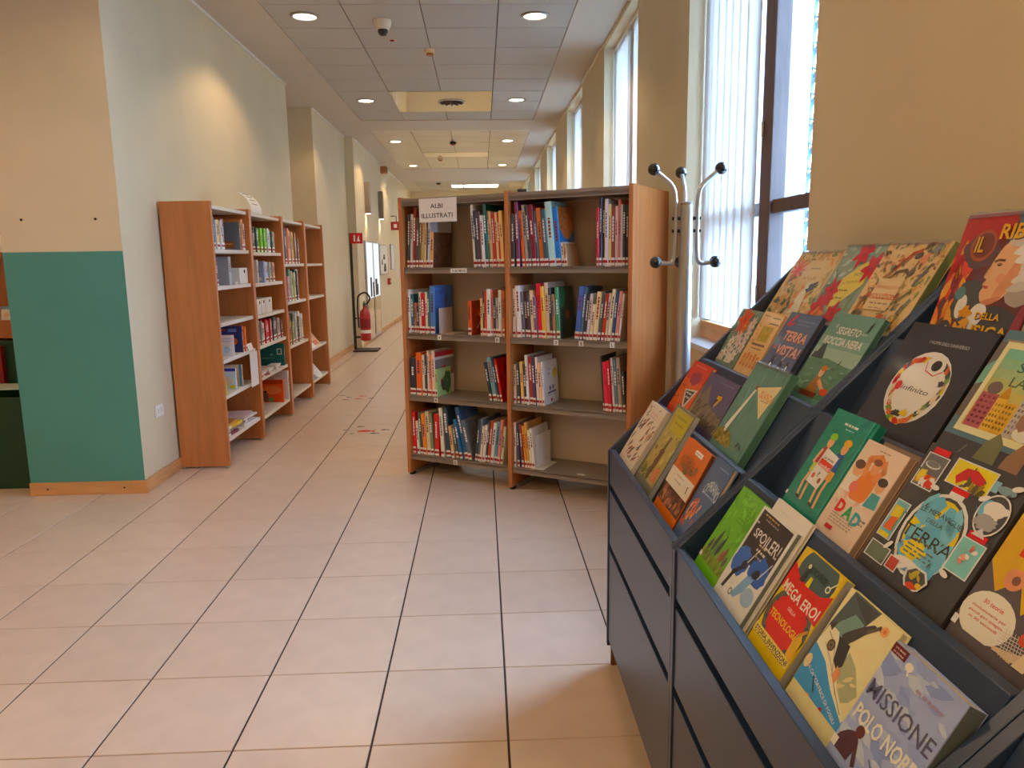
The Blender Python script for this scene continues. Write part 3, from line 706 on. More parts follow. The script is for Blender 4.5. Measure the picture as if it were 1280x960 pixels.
('l',2,2,-2,[(6.9362,0.0564,0.29,(190,180,160),''),(6.9926,0.0573,0.286,(180,80,60),''),(7.0499,0.092,0.223,(130,140,70),''),(7.1419,0.0771,0.286,(70,90,80),''),(7.2191,0.0788,0.281,(190,190,180),''),(7.2979,0.0716,0.258,(96,86,60),''),(7.3695,0.1193,0.293,(206,206,190),''),(7.4888,0.0754,0.262,(206,150,90),'')])
]

# ================================================================== centre bookcase
ax, ay = -.512, 4.792
cu = Vector((.8610, -.5086, 0)); cn = Vector((.5086, .8610, 0))
CF = Matrix(((cu.x, cn.x, 0, ax), (cu.y, cn.y, 0, ay), (0, 0, 1, 0), (0, 0, 0, 1)))
ang = math.atan2(cu.y, cu.x)
bc = empty('bookcase', (ax, ay, 0), ang, 'double-sided beech bookcase with grey metal shelves set askew across the corridor', 'bookcase')
DEP = .64
UPX = [(0, .026), (.752, .778), (1.502, 1.528)]
for a0, a1 in UPX:
    m = MB(); m.box(a0, 0, .018, a1, DEP, 1.775); up = m.build('side_panel', M['beech'], bc, bevel=.003)
    m = MB(); m.box(a0, .02, .0, a1, .06, .018); m.box(a0, DEP-.06, 0, a1, DEP-.02, .018); m.build('foot', M['rubber'], up)
ZC = [1.345, .935, .535, .145]
for k in range(2):
    a0, a1 = UPX[k][1]+.001, UPX[k+1][0]-.001
    m = MB(); m.box(a0, .315, .12, a1, .325, 1.75); m.build('back_panel', M['gback'], bc)
    m = MB(); m.box(a0, .004, 1.728, a1, DEP-.004, 1.745); m.box(a0, .004, 1.722, a1, .02, 1.765); m.box(a0, DEP-.02, 1.722, a1, DEP-.004, 1.765); m.build('top_panel', M['gmetal'], bc)
    for z in ZC:
        for d0, d1, lip in ((.008, .314, .008), (.326, DEP-.008, DEP-.022)):
            m = MB(); m.box(a0, d0, z-.018, a1, d1, z); m.box(a0, lip, z-.036, a1, lip+.014, z-.001); m.build('shelf', M['gmetal'], bc, bevel=.002)
    m = MB(); m.box(a0, .05, .003, a0+.018, DEP-.05, .03); m.build('base_rail', M['chrome'], bc, bevel=.002)
def case_art(name, w, h, x, z, d, paint, label=None, cat=None, mt=None, top=False, thick=.0012):
    o = empty(name, (0, 0, 0), 0, label, cat); o.matrix_world = CF @ Matrix.Translation((x, d, z))
    m = MB(); m.box(0, -thick, 0, w, 0, h); m.build('card' if h > .06 else 'tag_card', M['paper'], o)
    a = Art(w, h); paint(a); a.objects(o, lambda X, Y, Z: (X, -thick-Z, Y), MATTE); return o
def albi(a):
    a.rect(0, 0, 1, 1, (214, 208, 204)); a.text('ALBI', .47, .68, .2, (44, 40, 40), w=.33, bold=.012); a.text('ILLUSTRATI', .48, .28, .2, (44, 40, 40), w=.82, bold=.012)
case_art('shelf_sign', .271, .141, .158, 1.619, .0035, albi, 'white card sign reading albi illustrati on the corridor bookcase', 'sign')
def maxi(a): a.rect(0, 0, 1, 1, (226, 220, 210)); a.text('ALBI MAXI', .5, .5, .55, (50, 46, 44), w=.88, bold=.01)
case_art('shelf_label', .115, .026, .372, 1.314, .0078, maxi, 'small white label reading albi maxi on the top shelf edge', 'label')
def letter(s):
    def f(a): a.rect(0, 0, 1, 1, (236, 232, 226)); a.text(s, .5, .5, .6, (30, 28, 28), w=.5, bold=.02)
    return f
for x, z, s, l in ((.262, .906, 'A', 'under the blue book'), (.675, .906, 'B', 'near the middle upright'), (1.06, .906, 'S', 'below the green-spined books'), (1.215, .906, 'S', 'below the leaning books'), (1.40, .906, 'L', 'close to the outer end panel'),
                  (.222, .506, 'B', 'below the snail-green cover'), (.355, .116, 'E', 'under the bottom row of books')):
    case_art('shelf_label', .028, .03, x, z-.004, .0078, letter(s), 'tiny white letter tag on the grey shelf edge %s' % l, 'label', None)
for x, l in ((.90, 'nearer the books'), (1.19, 'farther along the bare shelf')):
    o = empty('shelf_label', (0, 0, 0), 0, 'blank white tag stuck on the empty bottom shelf, %s' % l, 'label'); o.matrix_world = CF @ Matrix.Translation((x, .03, ZC[3]))
    m = MB(); m.box(0, 0, 0, .05, .022, .001); m.build('tag_card', M['paper'], o)
cnt = {}
last_end = {}
def fan(items, lean, lo, hi):
    """stands books side by side so that each leans on its neighbour without passing through it: (x, thickness, height, lean)"""
    if abs(lean) <= 1.5: lean = 0
    if lean > 0:
        mir = fan([(hi+lo-(x+t), t, h, c, s) for x, t, h, c, s in reversed(items)], -lean, lo, hi)
        return [(hi+lo-(x+t), t, h, -l) for x, t, h, l in reversed(mir)]
    out = []; pr = lo; pt = 0.0; ph = 9
    want = math.radians(-lean)
    for i, (x, t, h, c, s) in enumerate(items):
        h = min(h, .368); t = t*(.86 if want > .15 else .94 if want > .06 else .985)
        x = max(x, pr+.0004)
        hm = min(h, ph)
        # the largest lean that the gap to the neighbour allows, growing by at most two degrees a book
        if i: x = max(x, pr+.0004+hm*max(0, math.tan(min(want, math.atan(pt)+math.radians(2.2)))-pt))
        ph_ = min(want, math.atan(pt+max(0, x-pr-.0004)/hm)) if i else min(want, math.atan(max(0, x-pr-.0004)/h))
        out.append((x, t*math.cos(ph_), h, -math.degrees(ph_)))
        pt = math.tan(ph_); pr = x+t; ph = h
    over = out[-1][0]+out[-1][1]/math.cos(math.radians(out[-1][3]))-hi
    if over > 0: out = [(x-over*(x-lo)/(out[-1][0]-lo+1e-6)*.0 - 0, t, h, l) for x, t, h, l in out]
    return out
BAYN = {'c': ('signed half', 'coat stand half'), 'l': ('nearest wall unit', 'second wall unit', 'third wall unit')}
ROWN = ['top shelf', 'second shelf', 'third shelf', 'bottom shelf', 'fifth shelf', 'bottom shelf']
for gi, (kind, bay, row, lean, items) in enumerate(BOOKS):
    if kind != 'c': continue
    a_lo, a_hi = UPX[bay][1]+.002, UPX[bay+1][0]-.002
    if kind+str((bay, row)) in last_end and lean > 0: a_lo = last_end[kind+str((bay, row))]
    elif kind+str((bay, row)) in last_end: a_lo = last_end[kind+str((bay, row))]
    placed = fan(items, lean, a_lo, a_hi)
    last_end[kind+str((bay, row))] = max(p[0]+p[1] for p in placed)
    for (x, t, h, ln), it in zip(placed, items):
        cnt[(kind, bay, row)] = n = cnt.get((kind, bay, row), 0)+1
        lab = '%s book, %s along the %s of the askew bookcase, %s' % (colour_name(it[3]), ORD[n-1], ROWN[row], BAYN['c'][bay])
        dd = rnd.uniform(.2, .24) if h > .2 else .16
        spine_book('picture_book', t, dd, h, it[3], lab, None, True, ln, it[4], gi*40+n, CF, (x, .022+rnd.uniform(0, .012), ZC[row]+.0004))
# white magazine rack at the end of the bottom row
o = empty('book_end', (0, 0, 0), 0, 'white card book end closing the bottom row of the askew bookcase', 'book end'); o.matrix_world = CF @ Matrix.Translation((last_end['c(1, 3)']+.004, .03, ZC[3]+.0005))
m = MB(); m.box(0, 0, 0, .003, .2, .205); m.box(-.0, 0, 0, .05, .2, .003); m.build('plate', M['white'], o, bevel=.001)
for x, z, hh, l in ((.262, ZC[1], .16, 'behind the blue cover'),):
    o = empty('book_end', (0, 0, 0), 0, 'beige metal book end %s on the second shelf' % l, 'book end'); o.matrix_world = CF @ Matrix.Translation((x, .03, z+.0006))
    m = MB(); m.box(0, 0, 0, .09, .15, .002); m.box(0, 0, 0, .002, .15, hh); m.build('plate', M['gback'], o)

# ================================================================== wall bookcase of four units
LX, LB = -1.755, -2.085
UY = [5.085, 5.915, 6.845, 7.70, 8.555]
LF = Matrix(((0, -1, 0, LX), (1, 0, 0, 0), (0, 0, 1, 0), (0, 0, 0, 1)))   # shelf frame: x along the wall, y into the shelf
wc = empty('wall_bookcase', (-1.92, 6.8, 0), 0, 'row of four beech bookcase units with white shelves along the corridor wall', 'bookcase')
WCI = Matrix.Translation((1.92, -6.8, 0))
def wpart(mb, name, mt, parent=wc, **k):
    mb.v = [(v[0]+1.92, v[1]-6.8, v[2]) for v in mb.v]
    return mb.build(name, mt, parent, **k)
for k, y in enumerate(UY):
    t0, t1 = (-.016, .016) if k in (0, 4) else (-.03, .03)
    m = MB(); m.box(LB, y+t0, .014, LX, y+t1, 1.792); up = wpart(m, 'side_panel', M['beech'], bevel=.003)
    m = MB(); m.box(LX-.03, y+t0, 0, LX-.01, y+t1, .014); m.box(LB+.01, y+t0, 0, LB+.03, y+t1, .014); wpart(m, 'foot', M['chrome'], up)
SH = [[1.484, 1.236, .988, .735, .488, .19], [1.473, 1.228, .977, .734, .482, .166], [1.377, 1.031, .628, .16], [1.374, 1.033, .502, .163]]
for k in range(4):
    ya, yb = UY[k]+.031, UY[k+1]-.031
    if k == 0: ya = UY[0]+.017
    if k == 3: yb = UY[4]-.017
    m = MB(); m.box(LB, ya, .12, LB+.012, yb, 1.76); wpart(m, 'back_panel', M['beech2'])
    m = MB(); m.box(LB+.012, ya, 1.748, LX-.018, yb, 1.772); wpart(m, 'top_panel', M['shelfw'], bevel=.002)
    for j, z in enumerate(SH[k]):
        m = MB(); m.box(LB+.012, ya, z-.026, LX-.018, yb, z); wpart(m, 'shelf', M['shelfw'], bevel=.002)
# books on the wall bookcase
for gi, (kind, bay, row, lean, items) in enumerate(BOOKS):
    if kind != 'l': continue
    z = SH[bay][row]
    lr = math.radians(abs(lean)); y_lo, y_hi = UY[bay]+.034, UY[bay+1]-.034
    top = (SH[bay][row-1]-.03 if row else 1.745)-z
    for (x, t, h, col, side) in items:
        ns_ = max(1, math.ceil(t/.045-.2)); tt = t/ns_
        for q_ in range(ns_):
            n = cnt[(kind, bay, row)] = cnt.get((kind, bay, row), 0)+1
            hq = min(h*(1-.05*((q_*7+n*3) % 3)), top-.012)
            xx = x+tt*q_
            if xx < y_lo or xx+tt > y_hi: continue
            c2 = tuple(max(20, min(250, int(v*(1+.06*((n*5) % 3-1))))) for v in col)
            lab = '%s book, %s along the %s, %s' % (colour_name(c2), ORD[n-1], ROWN[row] if not (bay == 2 and row == 3) else 'bottom shelf', BAYN['l'][bay])
            if row == 3 and bay < 2: lab = lab.replace('bottom shelf', 'fourth shelf')
            ln = 0
            spine_book('library_book', tt*math.cos(lr)-.0012, .2, hq, c2, lab, None, True, ln, '', 900+gi*40+n, LF, (xx, .026+.006*(n % 3), z+.0004))
def face_book(name, ya, w, h, t, bay, row, tilt, paint, label, d=.05, cat='book', zoff=0, seed=5):
    """a book or leaflet standing face out on a wall-bookcase shelf, leaning back by tilt degrees"""
    z = SH[bay][row]+.0005+zoff
    o = empty(name, (0, 0, 0), 0, label, cat)
    o.matrix_world = LF @ Matrix.Translation((ya, d, z)) @ Matrix.Rotation(math.radians(-tilt), 4, 'X')
    m = MB(); m.box(0, 0, 0, w, .0018, h); m.box(0, t-.0018, 0, w, t, h); m.box(0, 0, 0, .0018, t, h); c = m.build('cover', COVER, o)
    m = MB(); m.box(.002, .002, .003, w-.003, t-.002, h-.003); m.build('pages', M['page'], o)
    a = Art(w, h, seed); paint(a); c.color = lin(a.ink[0][1]) if a.ink else (1, 1, 1, 1)
    a.objects(o, lambda X, Y, Z: (X, -Z, Y)); return o
def plain(c, *extra):
    def f(a):
        a.rect(0, 0, 1, 1, c)
        for e in extra: getattr(a, e[0])(*e[1:])
    return f
def side_book(bay, row, y, t, h, col, paint, label, d=.2, off=.03, name='library_book', cat=None, band=False):
    o = spine_book(name, t, d, h, col, label, None, band, 0, '', 7, LF, (y, off, SH[bay][row]+.0004), left=paint)
    if cat: o['category'] = cat
    return o
side_book(0, 0, 5.735, .02, .205, (96, 100, 98), plain((96, 100, 98), ('rect', .4, .08, .78, .33, (150, 88, 52)), ('rect', .45, .2, .72, .24, (206, 150, 96))), 'dark grey book with a brown panel on the top shelf of the nearest wall unit')
side_book(0, 1, 5.44, .05, .2, (150, 146, 138), plain((150, 146, 138), ('rect', 0, 0, 1, .02, (120, 116, 110))), 'plain grey file box beside two red spines in the wall bookcase', name='file_box', cat='file box')
def card_box(name, bay, row, y, w, h, label, d=.035, slanted=False, seed=0):
    o = empty(name, (0, 0, 0), 0, label, 'file box', 'white card magazine files'); o.matrix_world = LF @ Matrix.Translation((y, d, SH[bay][row]+.0005))
    m = MB(); dp = .2; t = .003
    hb = h*.55 if slanted else h
    m.box(0, 0, 0, w, dp, t)
    m.prism([(0, 0), (dp, 0), (dp, h), (0, hb if not slanted else h*.12)] if slanted else [(0, 0), (dp, 0), (dp, h), (0, h)], 'x', 0, t)
    m.prism([(0, 0), (dp, 0), (dp, h), (0, hb if not slanted else h*.12)] if slanted else [(0, 0), (dp, 0), (dp, h), (0, h)], 'x', w-t, w)
    m.box(0, 0, 0, w, t, h*.12 if slanted else h); m.box(0, dp-t, 0, w, dp, h)
    m.build('box_body', M['white'], o)
    if not slanted:
        m = MB(); m.tube([(w*.62, -.0012, h*.78), (w*.62, .001, h*.78)], min(.014, w*.2), 14); m.build('finger_hole', M['black'], o)
    return o
card_box('magazine_file', 0, 1, 5.57, .07, .15, 'slanting white magazine file beside the grey file box', slanted=True)
card_box('magazine_file', 0, 1, 5.675, .2, .118, 'single white card box with a dark finger hole, nearest wall unit')
for q_, (y, w) in enumerate(((6.06, .115), (6.18, .115), (6.30, .19))):
    card_box('magazine_file', 1, 2, y, w, .125, 'white card box with finger hole, %s of three on a wall-bookcase shelf' % ['first', 'second', 'widest'][q_])
side_book(0, 3, 5.62, .016, .195, (44, 52, 92), plain((44, 52, 92), ('ell', .68, .42, .16, .14, (206, 96, 62)), ('ell', .68, .42, .06, .05, (44, 52, 92)), ('rect', .5, .78, .82, .9, (110, 124, 160)), ('rect', .2, .82, .42, .9, (160, 60, 60))), 'navy book with an orange figure, side cover showing on the fourth shelf')
side_book(0, 3, 5.40, .004, .15, (230, 236, 240), plain((230, 236, 240), ('dashes', .2, .9, .8, .04, (150, 160, 180)), ('dashes', .2, .9, .68, .04, (160, 170, 180)), ('ell', .6, .3, .2, .16, (170, 196, 222))), 'white leaflet standing before the navy book', .13, .02, 'leaflet', 'leaflet')
face_book('leaflet', 5.72, .12, .05, .01, 0, 3, 15, plain((226, 206, 190)), 'small pale leaflet beside the orange spine', .02, 'leaflet')
side_book(0, 4, 5.2, .012, .1, (228, 170, 56), plain((228, 170, 56), ('ell', .5, .4, .3, .3, (240, 196, 90))), 'small yellow book standing on the fifth shelf of the nearest wall unit', .12)
side_book(0, 4, 5.42, .016, .155, (196, 206, 220), plain((196, 206, 220), ('rect', 0, .86, 1, 1, (60, 70, 140)), ('ell', .6, .4, .25, .2, (214, 190, 150)), ('rect', .7, .05, .95, .2, (226, 190, 60))), 'pale blue book standing beside the yellow one', .16)
side_book(0, 4, 5.56, .02, .16, (190, 160, 130), plain((190, 160, 130), ('rect', .85, 0, 1, 1, (70, 130, 130)), ('ell', .4, .5, .25, .25, (150, 118, 96))), 'tan and teal book standing on the fifth shelf', .13)
def flat_stack(bay, row, y, d, items, where):
    z = SH[bay][row]+.0006
    for i, (w, dp, t, c, dy) in enumerate(items):
        n = ORD[i]
        o = empty('library_book', (0, 0, 0), 0, '%s book lying flat, %s from below in the %s' % (colour_name(c), n, where), 'book'); o.matrix_world = LF @ Matrix.Translation((y+dy, d, z)) @ Matrix.Rotation(math.radians(4*((i*5) % 3-1)), 4, 'Z')
        m = MB(); m.box(0, 0, 0, w, dp, .002); m.box(0, 0, t-.002, w, dp, t); m.box(0, 0, 0, w, .002, t); b_ = m.build('cover', COVER, o); b_.color = lin(c)
        m = MB(); m.box(.003, .0025, .002, w-.003, dp-.003, t-.002); m.build('pages', M['page'], o)
        m = MB(); m.box(.03, -.0006, .001, .075, .001, t-.001); m.build('spine_label', M['paper'], o); z += t+.0006
flat_stack(0, 5, 5.16, .04, [(.22, .2, .02, (120, 36, 60), 0), (.24, .2, .012, (226, 220, 210), .02), (.25, .21, .012, (110, 60, 56), .0), (.27, .2, .024, (222, 170, 56), .02), (.28, .2, .012, (196, 140, 90), 0)], 'stack nearest the end panel')
flat_stack(0, 5, 5.52, .03, [(.27, .21, .014, (226, 222, 216), 0), (.26, .2, .016, (206, 206, 210), .01), (.25, .2, .012, (96, 36, 66), 0), (.27, .2, .014, (228, 226, 224), .0), (.26, .2, .012, (210, 180, 170), .01)], 'middle stack of the lowest shelf')
side_book(1, 1, 6.12, .03, .185, (226, 226, 222), plain((226, 226, 222), ('rect', .1, .02, .9, .1, (200, 50, 60)), ('rect', .5, .8, .85, .88, (120, 120, 130))), 'white book with a red foot, side cover showing, second wall unit')
side_book(1, 1, 6.31, .03, .175, (150, 166, 192), plain((150, 166, 192), ('ell', .5, .5, .3, .22, (90, 86, 96)), ('rect', .1, .1, .9, .25, (206, 212, 220))), 'pale blue book with a dark picture, side cover showing, second wall unit')
face_book('leaflet', 6.06, .13, .2, .004, 1, 2, 20, plain((220, 214, 206), ('dashes', .1, .9, .7, .05, (170, 160, 150))), 'cream sheet standing behind the three white boxes', .245, 'leaflet')
side_book(1, 4, 6.72, .02, .195, (22, 104, 112), plain((22, 104, 112), ('rect', .72, .5, .92, .78, (206, 214, 214)), ('rect', .76, .54, .88, .74, (40, 110, 120)), ('ell', .5, .5, .07, .05, (120, 170, 170)), ('dashes', .1, .6, .32, .05, (110, 160, 160))), 'dark teal book with a pale square, side cover showing on a lower shelf', .22, .02)
for q_, (y, w, c, l) in enumerate(((6.0, .2, (226, 222, 218), 'white'), (6.2, .2, (214, 206, 200), 'cream'), (6.42, .2, (230, 228, 226), 'palest'))):
    flat_stack(1, 4, y, .02, [(w, .09, .012, (150, 60, 70) if q_ == 0 else (190, 170, 160), 0), (w-.02, .085, .014, c, .01), (w-.03, .08, .012, (236, 232, 228), 0)], '%s booklet pile before the teal book' % l)
side_book(1, 5, 6.62, .02, .2, (206, 84, 52), plain((206, 84, 52), ('rect', 0, .82, 1, 1, (170, 58, 40)), ('ell', .55, .55, .4, .2, (224, 120, 80)), ('rect', .1, .05, .38, .4, (96, 66, 60)), ('rect', .14, .42, .34, .52, (40, 40, 44)), ('rect', .42, .02, .58, .22, (90, 140, 80))), 'large red-orange book, side cover showing on the lowest shelf', .22, .02)
side_book(1, 5, 6.76, .03, .26, (192, 194, 194), plain((192, 194, 194), ('rect', .3, .1, .95, .7, (222, 222, 220)), ('ell', .3, .7, .2, .12, (150, 156, 160))), 'pale grey book standing behind the red-orange one', .24, .01)
face_book('library_book', 6.92, .1, .24, .02, 2, 3, 10, plain((120, 120, 120), ('rect', 0, 0, 1, .2, (180, 60, 60))), 'single grey book standing on the lowest shelf, third wall unit', .08)
face_book('library_book', 7.2, .3, .36, .012, 2, 2, 5, plain((206, 206, 186), ('ell', .5, .8, .3, .12, (90, 110, 100))), 'tall cream book standing behind the third-shelf row, third wall unit', .24)
for bay, row, y, w, h, c, l in ((3, 1, 7.76, .12, .22, (212, 200, 180), 'second shelf'), (3, 2, 7.76, .5, .33, (204, 160, 116), 'third shelf'), (3, 3, 7.76, .5, .33, (224, 220, 214), 'lowest shelf')):
    face_book('picture_book', y, w, h, .012, bay, row, 38, plain(c, ('poly', [(0, 0), (.6, 0), (0, .7)], (230, 220, 206) if row == 2 else (90, 96, 104)), ('rect', .5, .05, .9, .22, (196, 90, 66) if row == 2 else (200, 200, 200))), 'large open picture book sloping on the %s of the farthest wall unit' % l, .02)
# paper notice hanging from a shelf edge and the folded sign on top
o = empty('notice', (LX, 5.66, .46), 0, 'white paper notice hanging from a shelf edge of the nearest wall unit', 'notice')
m = MB(); m.box(.0015, 0, 0, .003, .19, .26); m.build('sheet', M['paper'], o)
o = empty('table_sign', (LX-.1, 6.0, 1.7725), 0, 'curved white card sign standing on top of the wall bookcase', 'sign')
m = MB(); n = 8
for k in range(n):
    a1, a2 = math.radians(8+k*9), math.radians(8+(k+1)*9); R_ = .165
    m.hexa([(r*math.cos(t)-.06, y, r*math.sin(t)) for y, in ((-.05,), (.23,)) for r, t in ((R_, a1), (R_+.002, a1), (R_+.002, a2), (R_, a2))])
m.box(.1035, -.05, 0, .1055, .23, .024); m.build('card', M['paper'], o)
for k in range(4):
    a1 = math.radians(24+k*12); q_ = MB(); q_.box(.1668*math.cos(a1)-.06, .02, .1668*math.sin(a1)-.002, .1678*math.cos(a1)-.0597, .16, .1678*math.sin(a1)+.002); q_.build('text_line', M['gap'], o)

# ================================================================== things on the walls and in the corridor
o = empty('wall_socket', (-2.10, 4.83, .46), 0, 'white double socket plate low on the wall beside the bookcase end', 'socket')
m = MB(); m.box(0, -.06, -.04, .008, .06, .04); m.build('plate', M['white'], o, bevel=.003)
for y in (-.025, .025):
    m = MB(); m.box(.007, y-.018, -.022, .011, y+.018, .022); sk = m.build('socket_module', M['white'], o, bevel=.002)
    for z in (-.009, 0, .009):
        m = MB(); m.tube([(.0105, y, z), (.0118, y, z)], .0025, 8); m.build('pin_hole', M['black'], sk)
st = empty('extinguisher_stand', (-1.88, 11.85, 0), 0, 'black floor stand with a red extinguisher sign on its post', 'stand')
m = MB(); m.box(-.14, -.2, 0, .24, .2, .022); m.build('base', M['rubber'], st, bevel=.004)
m = MB(); m.tube([(-.13, 0, .02), (-.13, 0, 1.82)], .022, 10); m.build('post', M['black'], st)
m = MB(); m.box(-.13, -.034, 1.66, .06, -.03, 1.82); sg = m.build('sign_plate', M['redsign'], st)
def fsign(a): a.rect(0, 0, 1, 1, (176, 34, 34)); a.rect(.28, .2, .42, .72, (240, 236, 230)); a.ell(.35, .76, .06, .06, (240, 236, 230)); a.poly([(.55, .2), (.8, .2), (.72, .5), (.76, .8), (.62, .55)], (240, 236, 230))
flat_sign('sign', sg, lambda x, y, z: (-.13+x, -.0345-z, 1.66+y), .19, .16, fsign)
m = MB(); m.box(-.11, -.02, .2, .0, .0, .23); m.box(-.13, -.012, .5, -.0, .0, .52); m.build('hook', M['black'], st)
ex = empty('fire_extinguisher', (-1.82, 11.72, .17), 0, 'red fire extinguisher with a black hose hanging on its floor stand', 'extinguisher')
m = MB(); m.lathe([(.06, 0), (.08, .012), (.082, .03), (.082, .40), (.07, .46), (.03, .50), (.026, .53)], n=24); m.build('cylinder', M['red'], ex, smooth=True)
m = MB(); m.lathe([(.028, .53), (.028, .57), (.018, .58)], n=14); m.box(-.015, -.06, .575, .015, .03, .59); m.box(-.012, -.075, .60, .012, .03, .612); m.build('valve', M['black'], ex)
m = MB(); m.tube(round_path([(.03, 0, .56), (.1, 0, .66), (.02, 0, .76), (-.1, 0, .70), (-.11, 0, .5), (-.1, -.01, .2)], .08), .013, 10); m.build('hose', M['rubber'], ex, smooth=True)
m = MB(); m.lathe([(.0826, .12), (.0828, .12), (.0828, .17), (.0826, .17)], n=24, cap=False); m.build('paper_label', M['paper'], ex, smooth=True)
m = MB(); m.lathe([(.0824, .2), (.0826, .2), (.0826, .34), (.0824, .34)], n=24, cap=False); m.build('print_label', M['dred'], ex, smooth=True)
WL = -1.98
def wall_box(name, y0, y1, z0, z1, d, frame_m, label, cat, face=None, paint=None, rim=.02):
    o = empty(name, (WL, (y0+y1)/2, z0), 0, label, cat); w, h = (y1-y0)/2, z1-z0
    m = MB(); m.box(0, -w, 0, d, -w+rim, h); m.box(0, w-rim, 0, d, w, h); m.box(0, -w+rim, 0, d, w-rim, rim); m.box(0, -w+rim, h-rim, d, w-rim, h); m.build('frame', frame_m, o)
    m = MB(); m.box(.002, -w+rim, rim, d-.006, w-rim, h-rim); m.build('face', face or M['paper'], o)
    return o
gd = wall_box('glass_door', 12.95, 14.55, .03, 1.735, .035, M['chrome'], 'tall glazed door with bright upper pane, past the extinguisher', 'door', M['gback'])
m = MB(); m.box(.012, -.78, .72, .032, .78, 1.68); m.build('bright_pane', emit('glowing_pane', (236, 240, 246), 1.15), gd)  # pane emits by itself, standing in for a bright hall behind the glass
m = MB(); m.box(.012, -.78, .06, .032, .78, .70); m.build('lower_pane', M['mirror'], gd)
m = MB(); m.box(.028, -.03, .03, .042, .03, 1.70); m.build('stile', M['chrome'], gd)
for y, z, rr, hh in ((-.35, .74, .09, .34), (-.05, .73, .1, .26), (.3, .74, .12, .3), (.5, .74, .06, .2)):
    m = MB(); m.box(.033, y-rr, z, .035, y+rr, z+hh); m.build('silhouette', M['gap'], gd)
fp = wall_box('framed_print', 14.75, 16.0, 1.12, 1.72, .03, M['chrome'], 'bright framed print with dark figures just past the glazed door', 'picture')
for y, z, rr, hh in ((.0, .3, .14, .1), (.1, .06, .2, .16), (-.3, .2, .08, .1)):
    m = MB(); m.prism([(y-rr, z), (y+rr, z), (y+rr*.6, z+hh), (y-rr*.4, z+hh)], 'x', .025, .027); m.build('printed_figure', M['gap'], fp)
o2 = wall_box('framed_print', 16.6, 17.2, 1.2, 1.75, .03, M['chrome'], 'small pale notice beyond the framed print', 'picture')
wall_box('framed_print', 18.3, 18.9, .98, 1.62, .04, M['white'], 'white-rimmed dark panel farthest along the corridor wall', 'picture', M['gback'], rim=.09)
o = empty('alarm_button', (WL, 16.1, .9), 0, 'small red fire alarm box under the framed prints', 'alarm'); m = MB(); m.box(0, -.1, 0, .05, .1, .13); m.build('box', M['redsign'], o, bevel=.004); m = MB(); m.box(.05, -.05, .04, .053, .05, .09); m.build('button', M['white'], o)
for y, l in ((13.35, 'nearer'), (15.1, 'farther')):
    o = empty('wall_lamp', (WL, y, 2.2), 0, 'slim dark box-shaped wall lamp, the %s of two' % l, 'wall lamp')
    m = MB(); m.box(0, -.06, 0, .09, .06, .52); m.build('housing', M['gmetal'], o, bevel=.004)
    m = MB(); m.box(.015, -.045, -.004, .075, .045, 0); m.build('lower_lens', LENS, o)
    m = MB(); m.box(.004, -.05, .52, .084, .05, .523); m.build('top_cover', M['gap'], o)
    for z, rx in ((-.02, 0),):
        ld = bpy.data.lights.new('wall_lamp_beam', 'SPOT'); ld.energy = LAMP*.3; ld.color = (1, .76, .46); ld.spot_size = math.radians(95); ld.spot_blend = .4; ld.shadow_soft_size = .04
        lo = bpy.data.objects.new('wall_lamp_beam', ld); COL.objects.link(lo); lo.parent = o; lo.location = (.045, 0, z); lo.rotation_euler = (rx, 0, 0)
o = empty('emergency_light', (-1.9, 15.6, 3.12), 0, 'small dark siren box high on the corridor wall near the ceiling', 'alarm'); m = MB(); m.box(-.08, -.06, 0, .05, .06, .13); m.build('housing', M['beech2'], o, bevel=.005); m = MB(); m.box(.05, -.045, .02, .054, .045, .11); m.build('grille', M['gap'], o)
o = empty('exit_sign', (-1.98, 17.0, 2.06), 0, 'red sign plate sticking out from the wall beside the bookcase top', 'sign'); m = MB(); m.box(0, -.01, 0, .26, .01, .18); m.build('plate', M['redsign'], o); m = MB(); m.box(.06, -.012, .05, .13, -.009, .13); m.build('pictogram', M['paper'], o)
m = MB(); m.tube([(.12, 0, .18), (.12, 0, .30), (0, 0, .30)], .01, 6); m.build('bracket', M['gap'], o)
o = empty('wall_speaker', (WX, 19.2, 2.9), 0, 'dark box hanging high on the window wall at the corridor end', 'speaker'); m = MB(); m.box(-.22, -.1, 0, 0, .1, .2); m.build('cabinet', M['gap'], o, bevel=.004); m = MB(); m.box(-.21, -.104, .01, -.01, -.1, .17); m.build('grille', M['screw'], o)
# ceiling devices
o = empty('dome_camera', (-.765, 6.53, H+.006), 0, 'cream dome security camera with a dark lens on the ceiling', 'camera')
m = MB(); m.lathe([(.074, 0), (.074, -.012), (.066, -.04), (.05, -.07), (.0, -.075)], n=24); m.build('housing', mat('ivory_plastic', (232, 222, 200), .4), o, smooth=True)
m = MB(); m.lathe([(.042, -.06), (.04, -.09), (.028, -.112), (0, -.12)], n=20); m.build('lens_dome', M['black'], o, smooth=True)
def smoke(x, y, label, dark=False):
    o = empty('smoke_detector', (x, y, H+.006), 0, label, 'smoke detector')
    m = MB(); m.lathe([(.052, 0), (.054, -.018), (.05, -.032), (.0, -.033)], n=20); m.build('base', M['screw'] if dark else mat('aged_plastic', (226, 198, 150), .5), o, smooth=True)
    m = MB(); m.lathe([(.03, -.03), (.034, -.044), (.03, -.052), (.0, -.054)], n=16); m.build('sensor', M['beech2'], o, smooth=True)
smoke(-.44, 7.39, 'yellowed smoke detector nearest on the ceiling'); smoke(-.43, 12.95, 'dark smoke detector in the second ceiling field', True); smoke(-.75, 14.95, 'second smoke detector beyond the narrow polished plate'); smoke(-1.05, 19.6, 'dark detector at the far end of the ceiling', True)
